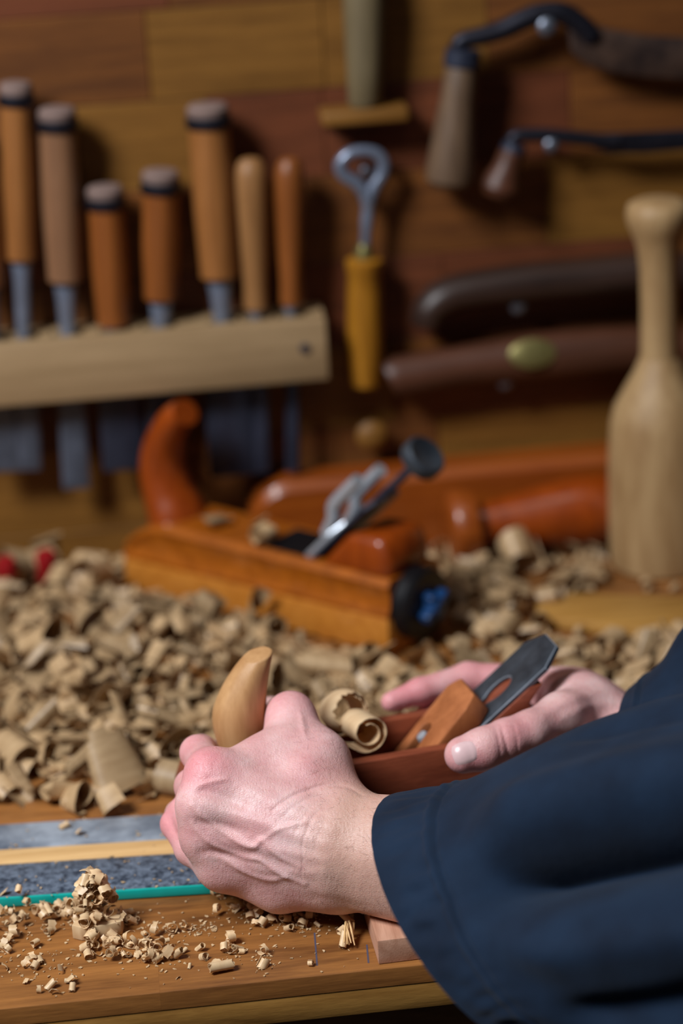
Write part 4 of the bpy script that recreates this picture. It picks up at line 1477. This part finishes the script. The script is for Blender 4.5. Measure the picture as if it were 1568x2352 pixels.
th2 = R0.blank().chain([P(1290, 1645, 1.522), P(1215, 1680, 1.503), P(1165, 1699, 1.4965), P(1112, 1720, 1.490), P(1063, 1734, 1.487)], [.0142, .0124, .0126, .0128, .0116], 0.005)
f2 = R0.blank().chain([P(1218, 1568, 1.622), P(1075, 1556, 1.622), P(965, 1588, 1.612), P(898, 1612, 1.604)], [.0122, .0100, .0088, .0068])
g = R0.blank().chain([P(1215, 1600, 1.632), P(1080, 1606, 1.632), P(985, 1650, 1.618), P(940, 1680, 1.610)], [.0125, .0102, .0090, .0072])
f2.merge(g, 0.002)
g = R0.blank().chain([P(1225, 1640, 1.630), P(1100, 1660, 1.632), P(1010, 1700, 1.618)], [.0122, .0098, .0080])
f2.merge(g, 0.002)
del g
R0.merge(f2, 0.007)
R0.merge(th2, 0.008)
R0.carve_box(HMI_, (heel, -BW, 0.0), (toe, BW, BH - 0.001))
rv, rf = R0.surface()
rv = smooth_verts(rv, rf, 3)
rv = relief(rv, rf, [([(1150, 1665), (1160, 1700), (1170, 1740)], 4, -.0006), ([(1138, 1672), (1146, 1705), (1150, 1745)], 3.5, -.0005), ([(1178, 1662), (1186, 1695), (1190, 1730)], 4, -.0004),
                     ([(1250, 1640), (1300, 1610), (1380, 1590)], 14, .0010), ([(1290, 1650), (1340, 1625), (1400, 1615)], 12, .0008)])

# ---------------------------------------------------------------- skin
def skin_mat():
    m, nt, bs, L = new_mat('skin')
    at = nd(nt, 'ShaderNodeAttribute', attribute_name='blood')
    tc = nd(nt, 'ShaderNodeTexCoord')
    n1 = nd(nt, 'ShaderNodeTexNoise', _Scale=38.0, _Detail=5.0, _Roughness=0.6)
    L(tc.outputs['Object'], n1.inputs['Vector'])
    r1 = ramp(nt, [(0.30, srgb(214, 158, 156)), (0.52, srgb(228, 182, 178)), (0.72, srgb(236, 202, 198))])
    L(n1.outputs['Fac'], r1.inputs[0])
    mix = nd(nt, 'ShaderNodeMixRGB', blend_type='MIX')
    mix.inputs['Color2'].default_value = srgb(226, 128, 138)
    L(at.outputs['Fac'], mix.inputs['Fac'])
    tn = nd(nt, 'ShaderNodeAttribute', attribute_name='tan')
    mt = nd(nt, 'ShaderNodeMixRGB', blend_type='MIX')
    mt.inputs['Color2'].default_value = srgb(208, 164, 144)
    L(tn.outputs['Fac'], mt.inputs['Fac'])
    L(r1.outputs[0], mt.inputs['Color1'])
    L(mt.outputs[0], mix.inputs['Color1'])
    n2 = nd(nt, 'ShaderNodeTexNoise', _Scale=330.0, _Detail=2.0)
    L(tc.outputs['Object'], n2.inputs['Vector'])
    r2 = ramp(nt, [(0.26, (0.86, 0.74, 0.70, 1)), (0.42, (1, 1, 1, 1))])
    L(n2.outputs['Fac'], r2.inputs[0])
    mul = nd(nt, 'ShaderNodeMixRGB', blend_type='MULTIPLY')
    mul.inputs['Fac'].default_value = 0.5
    L(mix.outputs[0], mul.inputs['Color1'])
    L(r2.outputs[0], mul.inputs['Color2'])
    L(mul.outputs[0], bs.inputs['Base Color'])
    v1 = nd(nt, 'ShaderNodeTexVoronoi', _Scale=900.0, feature='DISTANCE_TO_EDGE')
    mp = nd(nt, 'ShaderNodeMapping')
    mp.inputs['Scale'].default_value = (0.55, 0.9, 1.0)
    L(tc.outputs['Object'], mp.inputs[0])
    L(mp.outputs[0], v1.inputs['Vector'])
    n3 = nd(nt, 'ShaderNodeTexNoise', _Scale=170.0, _Detail=6.0, _Roughness=0.65)
    L(tc.outputs['Object'], n3.inputs['Vector'])
    ad = nd(nt, 'ShaderNodeMath', operation='MULTIPLY_ADD')
    ad.inputs[1].default_value = 0.6
    L(v1.outputs['Distance'], ad.inputs[0])
    L(n3.outputs['Fac'], ad.inputs[2])
    mpw = nd(nt, 'ShaderNodeMapping')
    mpw.inputs['Scale'].default_value = (620, 260, 110)
    mpw.inputs['Rotation'].default_value = (0, 0.35, 0.2)
    L(tc.outputs['Object'], mpw.inputs[0])
    nw = nd(nt, 'ShaderNodeTexNoise', _Scale=1.0, _Detail=4.0, _Roughness=0.7, _Distortion=0.8)
    L(mpw.outputs[0], nw.inputs['Vector'])
    ad2 = nd(nt, 'ShaderNodeMath', operation='MULTIPLY_ADD')
    ad2.inputs[1].default_value = 0.9
    L(nw.outputs['Fac'], ad2.inputs[0])
    L(ad.outputs[0], ad2.inputs[2])
    bp = nd(nt, 'ShaderNodeBump', _Strength=0.5, _Distance=0.0008)
    L(ad2.outputs[0], bp.inputs['Height'])
    L(bp.outputs[0], bs.inputs['Normal'])
    bs.inputs['Roughness'].default_value = 0.43
    bs.inputs['Specular IOR Level'].default_value = 0.55
    bs.inputs['Subsurface Weight'].default_value = 0.25
    bs.inputs['Subsurface Radius'].default_value = (0.006, 0.002, 0.001)
    bs.inputs['Subsurface Scale'].default_value = 0.6
    return m


M['skin'] = skin_mat()
base_p = Vector((0.42, 1.28, -0.85))
person = thing('person', 'person in a dark navy work jacket, seen by the forearms, working a hand plane', 'person', base_p)
allv = np.concatenate([lv, rv])
allf = np.concatenate([lf, rf + len(lv)])
me = bpy.data.meshes.new('body')
me.from_pydata((allv - np.array(base_p)).tolist(), [], allf.tolist())
me.polygons.foreach_set('use_smooth', [True] * len(me.polygons))
# redder skin over knuckles and finger ends
blood = np.zeros(len(allv))
for q, rad, amt in ((P(465, 1765, 1.44), .018, .75), (P(440, 1725, 1.48), .016, .5), (P(445, 1845, 1.44), .012, .35), (P(400, 1900, 1.48), .022, .65), (P(455, 1925, 1.44), .012, .3), (P(500, 1990, 1.45), .014, .3),
                    (P(660, 1640, 1.50), .022, .5), (P(1165, 1700, 1.49), .018, .35), (P(1075, 1750, 1.485), .014, .6), (P(930, 1600, 1.61), .03, .75), (P(1100, 1550, 1.62), .04, .5), (P(600, 1900, 1.43), .02, .25),
                    (P(700, 1760, 1.46), .03, .2), (P(1290, 1590, 1.58), .03, .3)):
    d2 = ((allv - q) ** 2).sum(1)
    blood = np.maximum(blood, amt * np.exp(-d2 / rad ** 2))
att = me.attributes.new('blood', 'FLOAT', 'POINT')
att.data.foreach_set('value', blood.astype(np.float32))
wx = P(700, 1950, 1.44)
axd = P(1000, 1990, 1.40) - wx
axd /= np.linalg.norm(axd)
tanv = np.clip(((allv - wx) @ axd) / 0.03, 0, 1) * 0.85
tanv[len(lv):] = 0
tatt = me.attributes.new('tan', 'FLOAT', 'POINT')
tatt.data.foreach_set('value', tanv.astype(np.float32))
me.materials.append(M['skin'])
body = bpy.data.objects.new('body', me)
COL.objects.link(body)
body.parent = person
body['label'] = 'pale pinkish hands and forearms'

# thumbnail of the right thumb
M['nail_skin'] = plain('finger_nail', (226, 190, 190), 0.3, 0.5, 0.06, 300)
nc = Vector(P(1066, 1728, 1.4755))
ndir = (Vector(P(1112, 1716, 1.480)) - Vector(P(1055, 1731, 1.477))).normalized()
# face the nail along the skin normal nearest to its centre
kk = int(((rv - np.array(nc)) ** 2).sum(1).argmin())
nn = Vector(vnormals(rv, rf)[kk])
ne = ndir.cross(nn).normalized()
ndir = nn.cross(ne).normalized()
from mathutils.bvhtree import BVHTree
bvh = BVHTree.FromPolygons([tuple(p) for p in rv], [tuple(p) for p in rf])
mb = MB()
gv, gf = [], []
NU, NV = 10, 10
for i in range(NU + 1):
    for j in range(NV + 1):
        u_ = -1 + 2 * i / NU
        v_ = -1 + 2 * j / NV
        su = u_ * sqrt(1 - v_ * v_ / 2.6)
        sv = v_ * sqrt(1 - u_ * u_ / 2.6)
        p = nc + ndir * (sv * 0.0082) + ne * (su * 0.0076) + nn * 0.01
        hit, hn, _, _ = bvh.ray_cast(p, -nn, 0.03)
        if hit is None:
            hit = nc + ndir * (sv * 0.0078) + ne * (su * 0.0070)
        edge = max(abs(u_), abs(v_))
        gv.append(hit + nn * (0.0004 if edge < 0.95 else -0.0003))
for i in range(NU):
    for j in range(NV):
        gf.append((i * (NV + 1) + j, (i + 1) * (NV + 1) + j, (i + 1) * (NV + 1) + j + 1, i * (NV + 1) + j + 1))
mb.add(gv, gf)
o = obj('thumbnail', mb, M['nail_skin'], person, angle=180)
o['label'] = 'pale thumbnail of the hand behind the plane'

# ---------------------------------------------------------------- jacket
def cloth_mat():
    m, nt, bs, L = new_mat('navy_cotton')
    tc = nd(nt, 'ShaderNodeTexCoord')
    n1 = nd(nt, 'ShaderNodeTexNoise', _Scale=26.0, _Detail=5.0)
    L(tc.outputs['Object'], n1.inputs['Vector'])
    r1 = ramp(nt, [(0.3, srgb(10, 24, 42)), (0.7, srgb(19, 38, 60))])
    L(n1.outputs['Fac'], r1.inputs[0])
    L(r1.outputs[0], bs.inputs['Base Color'])
    wv = nd(nt, 'ShaderNodeTexNoise', _Scale=900.0, _Detail=2.0)
    L(tc.outputs['Object'], wv.inputs['Vector'])
    n2 = nd(nt, 'ShaderNodeTexNoise', _Scale=120.0, _Detail=3.0)
    L(tc.outputs['Object'], n2.inputs['Vector'])
    ad = nd(nt, 'ShaderNodeMath', operation='MULTIPLY_ADD')
    ad.inputs[1].default_value = 0.5
    L(wv.outputs['Fac'], ad.inputs[0])
    L(n2.outputs['Fac'], ad.inputs[2])
    bp = nd(nt, 'ShaderNodeBump', _Strength=0.35, _Distance=0.0008)
    L(ad.outputs[0], bp.inputs['Height'])
    L(bp.outputs[0], bs.inputs['Normal'])
    bs.inputs['Roughness'].default_value = 0.85
    bs.inputs['Specular IOR Level'].default_value = 0.2
    bs.inputs['Sheen Weight'].default_value = 0.06
    bs.inputs['Sheen Roughness'].default_value = 0.5
    return m


M['cloth'] = cloth_mat()


def sleeve(name, rings, folds, nL=380, nT=190, thick=0.0022, hem=None, pucker=0.0004):
    """rings: (cx, cy, cz, ax, ay, az, bx, by, bz): centre pixel and depth, then the half axes as pixel and depth offsets.
    The axes become real vectors, so the tube has its own place and size."""
    R_ = []
    for (cx, cy, cz, ax, ay, az, bx, by, bz) in rings:
        c = P(cx, cy, cz)
        R_.append(np.concatenate([c, P(cx + ax, cy + ay, cz + az) - c, P(cx + bx, cy + by, cz + bz) - c]))
    C = catmull(R_, nL)
    s = np.linspace(0, len(rings) - 1, nL)
    t = np.linspace(0, 2 * pi, nT, endpoint=False)
    pts = C[:, None, 0:3] + C[:, None, 3:6] * np.cos(t)[None, :, None] + C[:, None, 6:9] * np.sin(t)[None, :, None]
    out = (pts - C[:, None, 0:3])
    out /= np.linalg.norm(out, axis=2)[:, :, None]
    S, T = np.meshgrid(s, t, indexing='ij')
    disp = np.zeros_like(S)
    for (t0, t1, s0, s1, wd, h) in folds:       # a fold runs from angle t0 at s0 to t1 at s1
        q = np.clip((S - s0) / (s1 - s0), 0, 1)
        tc_ = t0 + (t1 - t0) * q
        dt = (T - tc_ + pi) % (2 * pi) - pi
        env = np.clip((S - s0) / 0.75, 0, 1) * np.clip((s1 - S) / 0.75, 0, 1)
        env = env * env * (3 - 2 * env)
        disp += h * env * np.exp(-(dt / wd) ** 2)
    if hem:
        s_h = hem
        disp += -0.0032 * np.exp(-((S - s_h) / 0.026) ** 2) + 0.0018 * np.exp(-((S - s_h + 0.07) / 0.05) ** 2)
        rs = np.random.RandomState(5)
        ph = rs.uniform(0, 6.28, 8)
        pk = sum(np.sin(T * k_ + ph[i_] + S * 3 * (i_ - 3)) for i_, k_ in enumerate((17, 23, 29, 37, 43, 51)))
        disp += pucker * pk * np.exp(-((S - s_h * 0.62) / (s_h * 0.42)) ** 2)
    pts = pts + out * disp[:, :, None]
    inner = pts - out * thick
    nin = max(8, nL // 3)
    grid = [inner[i] for i in range(nin - 1, -1, -1)] + [pts[0] + (pts[0] - pts[1]) * 0.25 - out[0] * thick * 0.5] + [pts[i] for i in range(nL)]
    mb = MB()
    mb.loft([[tuple(p) for p in r] for r in grid], caps=False)
    return mb


jacket = obj('jacket', MB(), None, person) if False else None
left_rings = [
    (1072, 2100, 1.352, -182, -272, .060, -122, 84, -.050),
    (1212, 2076, 1.328, -152, -282, .058, -132, 72, -.055),
    (1420, 2040, 1.300, -135, -348, .052, -112, 60, -.062),
    (1620, 2000, 1.275, -90, -385, .045, -80, 50, -.066),
    (1850, 1930, 1.250, 0, -400, .030, -40, 60, -.068),
    (2080, 1760, 1.235, 170, -380, .020, 20, 50, -.070),
    (2230, 1480, 1.230, 330, -260, .010, 60, 20, -.072),
    (2330, 1150, 1.240, 420, -120, .0, 60, 0, -.075),
]
folds_l = [(1.30, 1.42, 1.0, 5.2, 0.21, -.044), (0.86, 0.98, 1.15, 5.2, 0.22, .014), (1.66, 1.78, 1.0, 5.0, 0.24, .014), (2.32, 2.25, 1.15, 5.0, 0.18, -.012), (2.7, 2.6, 1.2, 5.0, 0.2, .006),
           (0.20, 0.35, 1.9, 4.2, 0.14, -.008), (2.95, 2.8, 1.1, 4.6, 0.18, -.008), (1.25, 1.30, 0.35, 1.5, 0.2, -.004), (5.9, 6.2, 1.4, 3.6, .2, .005)]
mb = sleeve('sleeve', left_rings, folds_l, hem=0.92)
sl = obj('sleeve', mb, M['cloth'], person, angle=180)
sl['label'] = 'wide navy sleeve with a stitched hem over the near forearm'
right_rings = [
    (1496, 1722, 1.540, -44, -148, .02, -64, 40, -.060),
    (1585, 1695, 1.525, -62, -182, .02, -40, 50, -.064),
    (1715, 1630, 1.505, -96, -232, .03, -10, 60, -.067),
    (1900, 1500, 1.480, -80, -260, .03, 10, 60, -.070),
    (2120, 1330, 1.470, 20, -280, .03, 20, 60, -.075),
    (2280, 1050, 1.470, 160, -220, .02, 20, 40, -.078),
]
folds_r = [(0.6, 0.9, 0.6, 3.0, 0.25, -.006), (0.2, 0.4, 0.9, 3.6, 0.2, .005), (1.4, 1.2, 0.8, 3.0, .2, -.006)]
mb = sleeve('sleeve', right_rings, folds_r, nL=90, nT=110, hem=0.55, pucker=0.0001)
sr = obj('sleeve', mb, M['cloth'], person, angle=180)
sr['label'] = 'navy sleeve on the far arm behind the near one'
# trunk of the jacket, beyond the right border
rings = []
for z_, rx_, ry_, cx_ in ((-0.30, .130, .175, .60), (-0.15, .128, .172, .60), (0.0, .130, .178, .60), (0.15, .132, .188, .595), (0.30, .130, .198, .59), (0.40, .118, .196, .585), (0.455, .095, .165, .585), (0.485, .070, .105, .585), (0.50, .062, .070, .585)):
    rings.append([(cx_ + rx_ * cos(2 * pi * j / 40), 1.33 + ry_ * sin(2 * pi * j / 40), z_) for j in range(40)])
tr = obj('trunk', MB().loft(rings), M['cloth'], person, angle=180)
tr['label'] = 'navy jacket trunk'

# fine dark hairs on the near forearm
M['hair'] = plain('arm_hair', (104, 76, 62), 0.6)
hq = random.Random(9)
ln = vnormals(lv, lf)
hpx, hpy, _ = proj(lv)
vis = np.where((hpx > 690) & (hpx < 900) & (((ln * ((CAM_C - lv) / np.linalg.norm(CAM_C - lv, axis=1)[:, None])).sum(1)) > -0.1))[0]
mb = MB()
for k in range(190):
    i_ = int(vis[hq.randrange(len(vis))])
    p_, n_ = Vector(lv[i_]), Vector(ln[i_])
    d_ = (Vector(-axd) * 0.4 + Vector((hq.uniform(-1, 1), hq.uniform(-1, 1), hq.uniform(-1, 1))) * 0.7 - n_ * 0.2)
    d_ = (d_ - n_ * d_.dot(n_)).normalized()
    L_ = hq.uniform(0.003, 0.007)
    mb.tube([p_ - n_ * 0.0004, p_ + n_ * 0.0006 + d_ * L_ * 0.5, p_ + n_ * 0.0004 + d_ * L_], [0.00005, 0.00004, 0.00002], seg=3, caps=False)
ho = obj('arm_hair', mb, M['hair'], person, angle=180)
ho['label'] = 'fine dark forearm hairs'
ho['kind'] = 'stuff'

# small pieces belong to the part they are fixed on
for o in list(bpy.data.objects):
    if o.parent is None or o.parent.parent is not None:
        continue
    nm = o.name.split('.')[0]
    sib = {c_.name.split('.')[0]: c_ for c_ in o.parent.children}
    if o.parent.name.split('.')[0] == 'chisel' and nm in ('hoop', 'striking_end'):
        o.parent = sib['handle']
    elif nm == 'blue_knob':
        o.parent = sib['end_cap']
    elif nm == 'screw' and 'rack_block' in sib:
        o.parent = sib['rack_block']
    elif nm == 'adjuster_wheel':
        o.parent = sib['threaded_rod']
    elif nm == 'cap_screw':
        o.parent = sib['wedge']
    elif nm == 'thumbnail':
        o.parent = sib['body']
